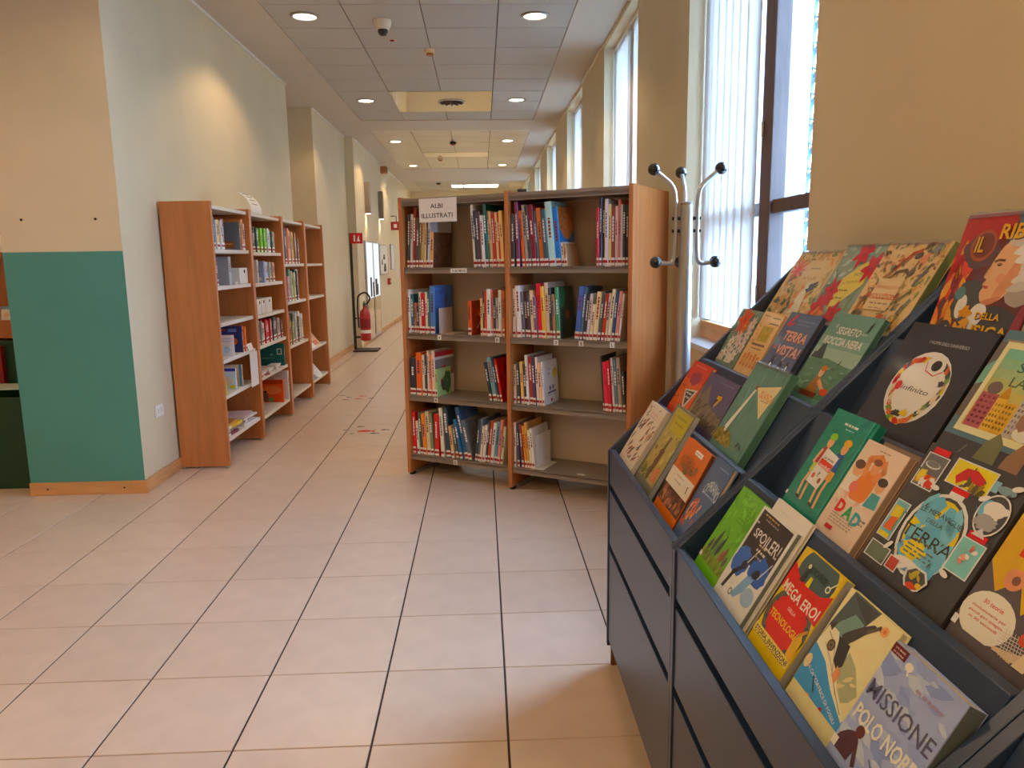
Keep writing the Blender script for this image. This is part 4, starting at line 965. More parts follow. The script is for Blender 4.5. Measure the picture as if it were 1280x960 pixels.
o = empty('ceiling_indicator', (-.75, 7.07, H+.006), 0, 'tiny pink indicator plate between the dome camera and the smoke detector', 'indicator'); m = MB(); m.box(-.035, -.035, -.004, .035, .035, 0); m.build('plate', mat('pink_plastic', (214, 176, 166), .5), o); m = MB(); m.lathe([(.02, -.004), (.018, -.01), (0, -.011)], n=12); m.build('led', M['dred'], o)
# floor stickers
def fish(name, x, y, L, rot, col, label):
    o = empty(name, (x, y, .0), rot, label, 'floor sticker')
    a = Art(L, L*.62, 4)
    a.ell(.4, .5, .36, .36, col); a.poly([(.68, .5), (1, .95), (.9, .5), (1, .05)], col); a.n = 3; a.ell(.2, .58, .03, .05, (236, 226, 210))
    m = MB(); m.prism([(.04*L, .31*L), (.2*L, .11*L), (.5*L, .1*L), (.72*L, .28*L), (.98*L, .05*L), (.9*L, .31*L), (.98*L, .57*L), (.72*L, .34*L), (.5*L, .52*L), (.2*L, .51*L)], 'z', .0002, .0007); q = m.build('sticker_film', COVER, o); q.color = lin(col)
    a.objects(o, lambda X, Y, Z: (X, Y, .0008+Z), MATTE)
RD, BK = (196, 62, 48), (58, 50, 46)
STK = [(-1.066, 6.068, 0.161, 1, 0.0), (-1.093, 6.27, 0.069, 0, -0.05), (-1.192, 6.164, 0.045, 0, -0.05), (-1.107, 6.025, 0.039, 0, 0.0), (-0.942, 6.008, 0.077, 0, 0.0), (-0.872, 6.132, 0.073, 0, -0.05), (-1.32, 7.741, 0.092, 1, 0.0), (-1.337, 7.592, 0.09, 1, 0.0), (-1.437, 7.701, 0.063, 0, 0.0), (-1.525, 7.804, 0.071, 0, 0.05), (-1.451, 7.554, 0.069, 0, 0.0), (-1.193, 7.628, 0.056, 0, -0.05)]
for i, (x, y, L, red, rot) in enumerate(STK):
    w = ['large red fish sticker in the nearer floor group', 'black leaf-shaped fish sticker behind the large red fish', 'black fish sticker ahead of the large red fish', 'black fish sticker in front of the large red fish', 'black fish sticker at the tail of the large red fish', 'small dark fish sticker beside the nearer group',
         'red fish sticker, rearmost of the farther floor group', 'red fish sticker, frontmost of the farther floor group', 'black fish sticker between the farther red ones and the wall case', 'small brown fish sticker leading the farther floor group', 'black fish sticker nearest in the farther floor group', 'small grey fish sticker trailing the farther floor group'][i]
    fish('floor_sticker', x, y, L, rot, RD if red else BK, w)

# ================================================================== coat stand
cs = empty('coat_stand', (.84, 3.1, 0), 0, 'silver coat stand with black ball hooks before the window', 'coat stand')
m = MB(); m.lathe([(.19, 0), (.2, .006), (.19, .014), (.06, .022), (.034, .04)], n=28); m.build('base', M['chrome'], cs, smooth=True)
m = MB(); m.lathe([(.031, .03), (.031, .6), (.028, 1.3), (.0265, 1.6), (.0265, 1.602)], n=24); m.build('pole', M['chrome'], cs, smooth=True)
m = MB(); m.lathe([(.0268, 1.598), (.0268, 1.606), (.02, 1.612)], n=20); m.build('cap', M['gmetal'], cs, smooth=True)
for rot in (176, -4, 86):
    a = math.radians(rot); dx, dy = math.cos(a), math.sin(a)
    def P(r, z): return (dx*r, dy*r, z)
    m = MB(); m.tube(round_path([P(.128, 1.735), P(.052, 1.672), P(.044, 1.60), P(.044, 1.44), P(.05, 1.36), P(.115, 1.368)], .05, 6), .0095, 12); arm = m.build('hook_arm', M['chrome'], cs, smooth=True)
    for r, z in ((.135, 1.741), (.122, 1.369)):
        m = MB(); n = 12; m.lathe([(.0, -.024)]+[(.0245*math.sin(math.pi*k/n), -.0245*math.cos(math.pi*k/n)) for k in range(1, n)]+[(0, .0245)], P(r, z), 18); m.build('ball', M['black'], arm, smooth=True)
    for z in (1.545, 1.495):
        m = MB(); m.tube([P(.024, z), P(.058, z)], .0075, 10); m.build('clamp', M['black'], arm)

# ================================================================== side room beyond the green wall end
gb = empty('browser_box', (-3.25, 4.9, 0), 0, 'dark green book browser box beside the green wall end', 'book box')
m = MB(); m.box(-.45, -.2, .0, .42, -.18, .585); m.build('front_panel', M['dgreen'], gb, bevel=.003)
m = MB(); m.box(-.45, .2, .0, .42, .22, .9); m.build('back_panel', M['dgreen'], gb, bevel=.003)
for x, nm in ((-.45, 'side_panel'), (.40, 'side_panel')):
    m = MB(); m.prism([(-.18, 0), (.2, 0), (.2, .88), (-.18, .57)], 'x', x, x+.02); m.build(nm, M['dgreen'], gb)
m = MB(); m.box(-.43, -.18, .3, .40, .2, .32); m.build('bottom_board', M['dgreen'], gb)
m = MB(); m.box(-.43, .16, .6, .06, .2, .87); m.build('felt_pad', M['dred'], gb)
for i, (x, c, l) in enumerate(((-.36, (222, 210, 178), 'ivory'), (-.16, (226, 224, 214), 'white'), (.06, (196, 212, 226), 'pale blue'))):
    o = empty('picture_book', (-3.25+x, 4.72+.04*i, .592+.012*i), math.radians(-8+6*i), '%s picture book lying across the front of the dark green box' % l, 'book')
    m = MB(); m.box(0, 0, 0, .28, .22, .0015); m.box(0, 0, .009, .28, .22, .0105); m.box(0, 0, 0, .28, .0015, .0105); q = m.build('cover', COVER, o); q.color = lin(c)
    m = MB(); m.box(.003, .002, .0016, .277, .217, .0089); m.build('pages', M['page'], o)
nb = empty('display_cabinet', (-3.75, 6.0, 0), 0, 'orange wooden cabinet with leaflet ledges behind the green box', 'cabinet')
m = MB(); m.box(-.6, 0, 0, .8, .3, .78); m.build('base_cabinet', M['beech'], nb, bevel=.003)
m = MB(); m.box(-.6, .26, .78, .8, .3, 2.05); m.build('back_panel', M['beech'], nb)
m = MB(); m.box(-.62, -.02, .78, .82, .26, .805); m.build('counter', M['gback'], nb, bevel=.003)
m = MB(); m.box(-.6, .1, .93, .8, .26, .95); m.box(-.6, .08, .83, .8, .1, .97); m.build('lower_ledge', M['beech'], nb)
m = MB(); m.box(-.6, .14, 1.46, .8, .26, 1.48); m.box(-.6, .13, 1.46, .8, .14, 1.5); m.build('upper_ledge', M['beech'], nb)
m = MB(); m.tube([(.14, .262, 1.1), (.14, .25, 1.1)], .01, 10); m.build('knob', M['chrome'], nb)
def leaf_let(x, y, z, w, h, c, label, paint=None, cat='leaflet', nm='leaflet'):
    o = empty(nm, (x, y, z), 0, label, cat); o.rotation_euler = (math.radians(-12), 0, 0)
    m = MB(); m.box(0, 0, 0, w, .003, h); q = m.build('sheet', COVER, o); q.color = lin(c)
    if paint: a = Art(w, h, 6); paint(a); a.objects(o, lambda X, Y, Z: (X, -Z, Y), MATTE)
leaf_let(-3.82, 6.11, .951, .17, .13, (226, 226, 226), 'white leaflet with small pictures on the lower ledge of the orange cabinet', plain((228, 226, 222), ('rect', 0, .8, 1, 1, (120, 150, 180)), ('ell', .6, .4, .12, .2, (110, 110, 120)), ('ell', .25, .45, .12, .18, (214, 170, 150))))
leaf_let(-4.02, 6.11, .951, .19, .13, (210, 216, 222), 'pale blue leaflet at the outer side of the lower ledge', plain((206, 214, 222), ('ell', .5, .4, .2, .2, (230, 206, 190))))
leaf_let(-3.84, 6.15, 1.481, .13, .16, (232, 230, 226), 'white card standing on the upper ledge of the orange cabinet', plain((234, 232, 228), ('rect', .72, .2, 1, .55, (222, 180, 70))))
leaf_let(-4.05, 6.15, 1.481, .18, .17, (226, 228, 232), 'pale card beside the white one on the upper ledge', plain((222, 224, 230)))
leaf_let(-4.1, 6.14, 1.69, .45, .42, (190, 60, 40), 'red and orange poster above the leaflet ledges', plain((196, 66, 44), ('rect', 0, .0, 1, .3, (160, 36, 50)), ('rect', 0, .3, 1, .55, (214, 96, 60))), 'poster', 'poster')

# ================================================================== stepped book display, three units
LIP = [(.409, .770), (.559, .921), (.706, 1.066), (.857, 1.216), (1.005, 1.362)]
TH = math.radians(30); tn = math.tan(TH)
def display(y0, y1, label):
    o = empty('display_stand', (.77, (y0+y1)/2, 0), 0, label, 'book display', 'stepped blue display units')
    def P(mb, name, bev=.0015, par=o, mt=None):
        mb.v = [(v[0]-.77, v[1]-(y0+y1)/2, v[2]) for v in mb.v]; return mb.build(name, mt or M['blue'], par, bevel=bev)
    w = .018
    for ya, yb in ((y0, y0+w), (y1-w, y1)):
        m = MB(); m.prism([(.405, .075), (.405, .762), (1.0, 1.357), (1.06, 1.375), (1.13, 1.33), (1.13, .075)], 'y', ya, yb); sp = P(m, 'side_panel')
        m = MB(); m.box(.42, ya+.001, 0, 1.12, yb-.001, .0748); P(m, 'foot_board', .001, sp, M['plinth'])
    a, b = y0+w+.0005, y1-w-.0005
    for z0, z1 in ((.655, .770), (.446, .632), (.098, .423)):
        m = MB(); m.box(.409, a, z0, .427, b, z1); P(m, 'front_panel')
    m = MB(); m.box(.428, a, .08, .436, b, .66); P(m, 'inner_board', 0, mt=M['gap'])
    # slanting boards: each one carries the books of its tier, its top edge is the next lip
    for k in range(4):
        x1, z1 = LIP[k+1]; x0_, z0_ = LIP[k]
        zb = z0_-(.105 if k else .06); xb = x1-(z1-zb)*tn
        t = .016
        m = MB(); m.prism([(x1, z1), (xb, zb), (xb+t, zb), (x1+t, z1)], 'y', a, b); P(m, 'tier_board')
        xl = x0_+.018 if k == 0 else x0_+.0165-(z0_-zb)*tn
        m = MB(); m.box(xl, a, zb-.012, xb+t-.001, b, zb); P(m, 'trough_board', .001)
    m = MB(); m.box(1.105, a, .1, 1.12, b, 1.33); P(m, 'back_panel')
    return o
display(1.5445, 2.40, 'blue stepped book display unit at the far end by the coat stand')
display(.6995, 1.5430, 'blue stepped book display unit in the middle of the row')
display(-.145, .6980, 'blue stepped book display unit nearest the viewer, empty tiers')

W_, K_ = (236, 230, 216), (34, 32, 34)
A_ = {}
def art(f): A_[f.__name__] = f; return f
@art
def cream(a):
    a.rect(0, -1, 1, 1, (216, 198, 172)); a.leaves(46, [(60, 66, 104), (146, 52, 44), (104, 76, 56), (56, 50, 52), (190, 110, 60)], (.04, 0, .96, .72), (.08, .2), .3, (.5, 1.2))
    a.leaves(8, [(70, 66, 70)], (.05, .7, .95, .98), (.05, .12), .3, (.4, 1.2)); a.rect(.25, .74, .8, .92, (218, 200, 176)); a.text('STORMI', .52, .84, .05, (206, 150, 110), w=.45); a.dashes(.32, .74, .77, .015, (190, 150, 120))
@art
def olive(a):
    a.rect(0, -1, 1, 1, (112, 112, 92)); a.rect(.1, -1, .97, .97, (168, 152, 84)); a.rect(.25, .68, .92, .95, (176, 164, 46)); a.dashes(.32, .84, .86, .03, (140, 128, 50)); a.dashes(.36, .8, .78, .025, (140, 128, 50))
    a.leaves(40, [(96, 106, 44), (150, 140, 54), (120, 92, 50), (196, 186, 104)], (.12, 0, .95, .66), (.06, .15), .5)
    a.line([(.5, .08), (.56, .4)], .16, (98, 70, 50)); a.line([(.56, .4), (.6, .6)], .08, (110, 84, 58)); a.rect(.68, .04, .92, .22, (196, 122, 74)); a.ell(.2, .1, .1, .09, (140, 130, 40)); a.leaves(10, [(88, 98, 40)], (.14, .0, .5, .14), (.08, .16), .5)
@art
def orange(a):
    a.rect(0, -1, 1, 1, (206, 112, 58)); a.rect(0, -1, 1, .27, (78, 52, 40))
    for i in range(34): a.ell(a.r.uniform(.04, .96), a.r.uniform(-.12, .26), .07, .05, a.r.choice([(136, 84, 54), (160, 100, 64), (112, 70, 46), (172, 120, 80)]), a.r.random()*3, 9)
    a.rect(0, .27, 1, .53, (216, 202, 180)); a.dashes(.3, .62, .46, .012, (120, 110, 100)); a.dashes(.3, .6, .38, .012, (120, 110, 100)); a.line([(.86, .36), (.84, .44)], .03, (110, 60, 50))
    for k in range(9):
        t = .5+.27*k; a.line([(.5, .53), (.5+.42*math.cos(t)*.7, .53+.26*math.sin(t))], .014, (118, 92, 60))
    a.leaves(22, [(124, 98, 64), (150, 116, 72)], (.2, .54, .85, .76), (.06, .14), .3); a.rect(.52, .86, .82, .93, (230, 220, 204)); a.dashes(.56, .78, .885, .014, (130, 110, 96))
@art
def blue(a):
    a.rect(0, -1, 1, 1, (78, 98, 130)); a.text('OPRIANO', .62, .56, .15, (196, 206, 222), w=.74, arch=.7, bold=.005); a.dashes(.34, .95, .52, .02, (150, 164, 186)); a.dashes(.4, .9, .9, .02, (130, 146, 170))
    a.leaves(26, [(206, 92, 62), (226, 130, 80), (176, 70, 70), (222, 160, 120)], (.1, .12, .55, .42), (.1, .24), .4, (.6, 2.2)); a.leaves(8, [(196, 90, 60)], (.02, .0, .3, .1), (.08, .14), .5); a.line([(.25, 0), (.32, .2)], .03, (90, 120, 80))
@art
def red(a):
    a.rect(0, -1, 1, 1, (196, 74, 62)); a.rect(0, -1, 1, .62, (206, 96, 52)); a.ell(.52, .68, .24, .14, (146, 52, 70), wob=.2); a.dashes(.2, .8, .9, .03, (214, 130, 110)); a.leaves(16, [(160, 50, 40), (222, 130, 70), (120, 40, 50)], (.05, .05, .6, .6))
    a.poly([(.35, .42), (.95, .5), (.72, .02)], (206, 196, 180)); a.poly([(.42, .4), (.86, .45), (.7, .12)], (48, 44, 46)); a.dashes(.5, .8, .36, .03, W_); a.dashes(.56, .76, .28, .03, W_)
@art
def purple(a):
    a.rect(0, -1, 1, 1, (88, 82, 112)); a.poly([(0, -1), (0, .5), (.12, .62), (.2, .8), (.3, .6), (.42, .44), (.6, .36), (1, .3), (1, -1)], (120, 108, 88)); a.rect(0, -1, 1, .16, (96, 82, 66)); a.leaves(34, [(140, 126, 98), (98, 88, 74), (76, 68, 60), (112, 96, 72)], (.02, 0, .98, .4), (.06, .2), .3, (.3, 1.3))
    a.poly([(.52, .42), (.78, .66), (.6, .7)], (58, 52, 66)); a.line([(.6, .46), (.7, .64), (.58, .62)], .045, (226, 166, 60)); a.dashes(.4, .9, .88, .02, (120, 116, 140))
@art
def islanda(a):
    a.rect(0, -1, 1, 1, (88, 128, 114)); a.leaves(44, [(98, 138, 124), (80, 118, 106), (106, 146, 130)], (.02, 0, .98, .98), (.1, .3), .18, (1.2, 1.9)); a.poly([(.24, .14), (.16, .2), (.38, .72), (.42, .7)], (224, 210, 186)); a.ell(.4, .73, .035, .03, (140, 70, 50)); a.poly([(.41, .73), (.96, .84), (.86, .43)], (222, 196, 146))
    a.text('ISLANDA', .76, .68, .085, (206, 132, 78), w=.38, rot=-.05, bold=.008); a.dashes(.66, .86, .615, .014, (150, 130, 100)); a.ell(.22, .04, .36, .14, (136, 122, 54), wob=.2); a.leaves(20, [(116, 108, 46), (160, 140, 70), (92, 90, 44)], (.0, 0, .46, .14), (.05, .12), .5); a.line([(.72, .06), (.76, .12)], .03, (60, 66, 64)); a.line([(.82, .1), (.86, .06)], .025, (60, 66, 64)); a.ell(.23, .16, .04, .02, (206, 190, 170))
@art
def floral(a):
    a.rect(0, -1, 1, 1, (104, 126, 108)); a.leaves(46, [(70, 96, 80), (132, 150, 128), (84, 112, 92), (176, 184, 160)], L=(.08, .2))
    for u, v in ((.2, .12), (.45, .2), (.7, .14), (.3, .36), (.62, .4), (.86, .34), (.5, .54), (.85, .56), (.15, .02), (.84, .76), (.56, .04)): a.flower(u, v, .15, a.r.choice([(216, 204, 188), (206, 186, 176), (222, 214, 196)]), (200, 150, 90))
    a.flower(.4, .8, .3, (206, 92, 58), (180, 70, 50)); a.flower(.56, .7, .16, (214, 112, 70))
@art
def tan(a):
    a.rect(0, -1, 1, 1, (212, 174, 118)); a.rect(.3, .5, .82, .76, (176, 150, 66)); a.leaves(14, [(150, 134, 58), (192, 164, 84)], (.32, .52, .8, .74), (.06, .12), .5); a.text('GUIDA', .24, .93, .03, (56, 44, 38), w=.26, bold=.01); a.dashes(.55, .9, .9, .02, (80, 64, 50)); a.dashes(.5, .95, .8, .02, (80, 64, 50)); a.dashes(.2, .86, .42, .035, (70, 56, 44)); a.dashes(.3, .8, .36, .02, (130, 104, 74))
    for k in range(5): a.rect(.12+.17*k, .05, .23+.17*k, .26+.03*(k % 2), (198, 122, 66)); a.rect(.15+.17*k, .1, .2+.17*k, .18, (222, 186, 130), False)
    a.leaves(10, [(90, 70, 50), (160, 116, 66)], (.02, .4, .2, .95), (.05, .1), .3)
@art
def terra_in_vista(a):
    a.rect(0, -1, 1, 1, (82, 96, 128)); a.line([(.12, .82), (.26, .96)], .06, (196, 60, 66)); a.line([(.16, .8), (.3, .84)], .04, (196, 60, 66)); a.dashes(.36, .92, .88, .018, (122, 134, 160)); a.dashes(.4, .8, .83, .014, (122, 134, 160))
    for d, c in ((.014, (150, 60, 58)), (0, (238, 168, 140))):
        a.text('TERRA', .56+d, .66-d, .14, c, w=.74, bold=.025, shear=.12); a.text('VISTA!', .58+d, .45-d, .14, c, w=.74, bold=.025, shear=.12)
    a.text('in', .13, .47, .07, (226, 110, 80), w=.1, bold=.02)
    for u, v, s in ((.3, .1, 1), (.62, .06, 1.1), (.84, .14, .7)): a.ell(u, v+.08, .08*s, .12*s, (40, 46, 60)); a.ell(u, v+.06, .045*s, .08*s, (206, 206, 204)); a.ell(u, v+.21*s, .045*s, .035*s, (40, 46, 60)); a.poly([(u+.03, v+.2*s), (u+.1, v+.19*s), (u+.03, v+.22*s)], (224, 150, 70))
    a.ell(.12, .02, .1, .05, (206, 76, 60)); a.line([(.6, .3), (.66, .4)], .02, (222, 222, 226))
@art
def segreto(a):
    a.rect(0, -1, 1, 1, (100, 140, 124)); a.rect(0, .42, 1, .62, (146, 172, 152)); a.rect(0, .58, 1, .72, (118, 154, 138)); a.poly([(0, -1), (0, .42), (.4, .46), (1, .4), (1, -1)], (84, 122, 96)); a.leaves(34, [(96, 136, 108), (74, 110, 86), (120, 152, 124)], (.02, 0, .98, .4), (.08, .2), .22, (-.2, .4))
    a.poly([(.02, .43), (.06, .52), (.1, .5), (.14, .62), (.18, .6), (.2, .66), (.26, .54), (.3, .44)], (56, 62, 58)); a.text('il', .2, .845, .05, W_, w=.04); a.text('SEGRETO', .5, .80, .085, (232, 222, 200), w=.48, bold=.022, shear=.1); a.text('della', .82, .8, .03, (232, 222, 200), w=.12); a.text('ROCCIA NERA', .5, .67, .09, (232, 222, 200), w=.8, bold=.022, shear=.1)
    a.poly([(.66, .42), (.7, .42), (.71, .49)], (60, 66, 66)); a.poly([(.22, .05), (.62, .07), (.56, -.06), (.28, -.06)], (126, 58, 44)); a.poly([(.32, .06), (.56, .06), (.5, .26), (.42, .28)], (156, 104, 48)); a.ell(.46, .3, .055, .06, (226, 168, 130)); a.ell(.47, .345, .06, .035, (196, 116, 58)); a.line([(.5, .2), (.66, .12)], .05, (206, 150, 110)); a.ell(.72, .1, .09, .04, (196, 82, 50)); a.leaves(4, [(46, 60, 56)], (.82, .84, .92, .92), (.06, .1), .4)
@art
def big_bird(a):
    a.rect(0, -1, 1, 1, (208, 180, 126)); a.leaves(120, [(126, 132, 84), (184, 156, 98), (160, 150, 104), (214, 148, 92), (96, 110, 80), (224, 204, 160)], (.04, 0, .98, .98), (.06, .16), .35)
    a.rect(.36, .5, .84, .86, (210, 184, 132)); a.dashes(.5, .7, .72, .015, (130, 112, 84)); a.text('Voli', .58, .58, .07, (166, 130, 84), w=.3)
    for k in range(11): t = .57*k; a.line([(.2, .7), (.2+.15*math.cos(t), .7+.17*math.sin(t))], .022, (214, 92, 72))
    a.poly([(.55, .02), (.8, .06), (.72, .34), (.62, .44), (.56, .3)], (222, 206, 178)); a.poly([(.6, .44), (.72, .36), (.82, .42), (.74, .48)], (70, 84, 104)); a.ell(.66, .46, .05, .05, (226, 210, 186)); a.line([(.7, .46), (.84, .52)], .025, (60, 66, 84)); a.poly([(.56, .04), (.6, .2), (.5, .16)], (206, 120, 90)); a.leaves(14, [(78, 92, 70), (200, 150, 90)], (.05, 0, .5, .25), (.1, .2), .3)
@art
def red_flowers(a):
    a.rect(0, -1, 1, 1, (134, 150, 128)); a.leaves(110, [(112, 132, 108), (160, 172, 148), (90, 116, 96), (184, 190, 168), (120, 150, 140)], (.02, 0, .98, .98), (.06, .2), .35)
    a.poly([(.36, .56), (.62, .74), (.82, .82), (.9, .5), (.66, .28), (.42, .14)], (216, 192, 92)); a.text('FIORI', .68, .62, .045, (112, 96, 50), w=.2, rot=.12); a.text('AL TRAMONTO', .62, .52, .04, (150, 132, 70), w=.4, rot=.12); a.dashes(.44, .66, .4, .02, (140, 120, 60)); a.dashes(.46, .62, .3, .018, (140, 120, 60))
    for u, v, r in ((.26, .4, .18), (.16, .16, .2), (.32, .28, .12), (.5, .88, .2), (.56, .96, .14), (.86, .7, .2), (.92, .78, .12), (.62, .1, .18), (.54, .04, .12)): a.flower(u, v, r, (194, 54, 58), (150, 40, 50), 6)
    a.leaves(8, [(214, 132, 72)], (.1, 0, .4, .12), (.1, .16), .5)
@art
def evoluzione(a):
    a.rect(0, -1, 1, 1, (216, 182, 128)); br = (96, 78, 60)
    a.line([(.08, .05), (.1, .3), (.2, .52), (.36, .7), (.5, .84)], .06, (150, 104, 62)); a.line([(.14, .02), (.2, .3)], .09, (196, 132, 74)); a.line([(.36, .7), (.5, .86), (.62, .9)], .05, (176, 86, 56))
    a.leaves(70, [(120, 132, 76), (186, 164, 96), (150, 140, 84), (214, 150, 100)], (.62, .4, .98, .98), (.04, .1), .4); a.leaves(18, [br, (150, 130, 80), (90, 100, 80)], (.58, .05, .9, .4), (.05, .14), .35)
    a.line([(.34, .58), (.44, .66), (.56, .68), (.62, .64)], .035, br); a.line([(.46, .66), (.45, .6)], .012, br); a.line([(.56, .67), (.56, .61)], .012, br); a.ell(.62, .84, .06, .035, (74, 58, 50), .2); a.ell(.66, .66, .04, .05, (110, 90, 66)); a.line([(.66, .68), (.67, .78)], .018, (110, 90, 66))
    a.poly([(.7, .84), (.78, .88), (.78, .74), (.7, .74)], (226, 140, 106)); a.ell(.84, .92, .05, .06, (116, 120, 120), wob=.5); a.line([(.8, .52), (.88, .72)], .035, (100, 104, 104)); a.poly([(.76, .62), (.92, .68), (.86, .6)], (100, 104, 104)); a.ell(.68, .94, .03, .04, (150, 96, 60))
    a.leaves(46, [(110, 92, 68), (150, 160, 120), (196, 120, 80), (86, 92, 80), (206, 150, 96)], (.03, .02, .2, .98), (.04, .1), .4); a.leaves(40, [(110, 92, 68), (120, 130, 90), (196, 120, 80), (80, 84, 76)], (.2, .6, .98, .98), (.03, .09), .45); a.leaves(26, [(110, 92, 68), (150, 150, 100), (196, 110, 70)], (.1, .0, .98, .2), (.04, .1), .4)
    a.rect(.22, .22, .64, .58, (218, 186, 136)); a.text('La', .36, .62, .05, (190, 120, 76), w=.1); a.text('MERAVIGLIOSA', .44, .48, .038, (186, 106, 74), w=.42); a.text('EVOLUZIONE', .44, .38, .055, (190, 84, 60), w=.54, bold=.012); a.rect(.2, .345, .68, .352, (186, 106, 74)); a.dashes(.28, .6, .29, .014, (150, 120, 86)); a.dashes(.32, .54, .24, .01, (150, 120, 86))
    a.ell(.12, .16, .04, .03, (70, 80, 60)); a.line([(.78, .1), (.9, .36)], .04, (110, 120, 104)); a.line([(.66, .3), (.84, .46)], .025, (96, 110, 70)); a.ell(.6, .1, .06, .09, (186, 92, 54)); a.ell(.7, .06, .05, .1, (160, 80, 50)); a.leaves(10, [(206, 160, 80), (96, 86, 60)], (.76, .02, .95, .3), (.06, .12), .4)
@art
def green_trees(a):
    a.rect(0, -1, 1, 1, (104, 166, 52)); a.rect(0, -1, 1, .12, (116, 138, 46))
    for k in range(6): a.dashes(.42, .86, .84-.045*k, .02, (88, 146, 44))
    a.leaves(30, [(118, 182, 66), (90, 152, 44)], (.02, .3, .98, .98), (.1, .3), .3)
    for u, h, c in ((.16, .2, (76, 72, 64)), (.3, .38, (70, 72, 66)), (.42, .28, (84, 128, 74)), (.5, .34, (62, 66, 58)), (.66, .2, (150, 96, 70)), (.74, .26, (122, 84, 56)), (.86, .16, (92, 80, 60))): a.leaf(u, .1+h/2, h*1.25, .11, 1.45, c, True)
    a.rect(0, .0, .1, .06, (216, 210, 190)); a.leaves(14, [(96, 110, 44), (140, 150, 60)], (.05, 0, .95, .1), (.1, .2), .3)
@art
def spoiler(a):
    a.rect(0, -1, 1, 1, (206, 206, 204)); a.rect(.05, .4, .95, .97, (52, 46, 44)); a.ell(.24, .36, .22, .17, (66, 104, 172), wob=.2); a.ell(.74, .42, .24, .16, (60, 98, 168), wob=.25); a.rect(.0, .0, .02, 1, (222, 222, 222))
    a.line([(.15, .0), (.22, .22), (.36, .34), (.46, .5)], .07, (44, 44, 50)); a.line([(.38, .36), (.5, .6)], .02, (206, 200, 190)); a.ell(.36, .36, .07, .05, (40, 40, 46)); a.poly([(.42, .02), (.56, .3), (.76, .36), (.66, .14), (.54, .02)], (122, 162, 206)); a.poly([(.6, .3), (.9, .5), (.72, .3)], (104, 144, 198)); a.line([(.8, .36), (.92, .58)], .02, (180, 190, 206)); a.ell(.72, .38, .09, .05, (36, 40, 56), .4)
    a.ell(.82, .14, .16, .1, (150, 176, 206)); a.ell(.4, .04, .05, .04, (96, 110, 120)); a.ell(.4, .04, .03, .025, (206, 206, 200))
    a.text('SPOILER!', .53, .72, .13, (236, 234, 228), w=.76, bold=.01, grow=.5); a.text('"', .1, .8, .05, (236, 234, 228), w=.06, bold=.02); a.dashes(.16, .6, .93, .016, (190, 160, 100)); a.dashes(.24, .62, .885, .018, (150, 140, 130)); a.dashes(.42, .62, .63, .022, (196, 176, 140)); a.dashes(.42, .68, .57, .026, (206, 200, 190)); a.dashes(.46, .66, .51, .022, (150, 140, 130))
@art
def megaeroi(a):
    a.rect(0, -1, 1, 1, (206, 176, 48)); a.ell(.52, .86, .46, .32, (222, 184, 52)); a.ell(.52, .84, .42, .26, (66, 88, 88)); a.ell(.5, .3, .5, .34, (84, 88, 74)); a.ell(.5, .3, .42, .27, (196, 52, 46))
    for k in range(16): t = k*math.pi/8; a.ell(.5+.43*math.cos(t), .3+.28*math.sin(t), .035, .026, (66, 72, 66), n=8)
    a.ell(.5, .3, .38, .24, (202, 56, 50)); a.poly([(0, .54), (.2, .52), (.5, .56), (.8, .5), (1, .48), (1, .8), (.8, .72), (.5, .7), (.2, .74), (0, .82)], (198, 54, 48)); a.text('MEGA EROI', .5, .58, .11, (240, 222, 186), w=.9, bold=.018, arch=-.2); a.text('DELLA', .5, .42, .035, (236, 220, 190), w=.2, bold=.012); a.text('TECNOLOGIA', .5, .28, .075, (232, 192, 62), w=.76, bold=.018)
    a.rect(0, -1, 1, .09, (214, 190, 98)); a.text('STORIA, INVENZIONI', .5, .045, .05, (44, 40, 36), w=.92, bold=.022); a.text('E TANTE SCOPERTE', .5, -.005, .036, (44, 40, 36), w=.86, bold=.022); a.text('STORIE', .52, .86, .07, (48, 62, 62), w=.5, bold=.02); a.poly([(.26, .7), (.36, .7), (.34, .84), (.28, .84)], (44, 52, 54)); a.ell(.31, .87, .03, .025, (220, 200, 160)); a.poly([(.42, .7), (.52, .7), (.5, .8), (.44, .8)], (206, 190, 60)); a.ell(.84, .82, .05, .035, (216, 206, 180)); a.ell(.84, .82, .03, .02, (66, 88, 88)); a.line([(.86, .84), (.94, .92)], .02, (216, 206, 180))
    a.poly([(.84, .1), (.98, .06), (.98, .3), (.9, .36), (.82, .24)], (206, 164, 52)); a.line([(.84, .3), (.96, .4)], .04, (186, 140, 44))
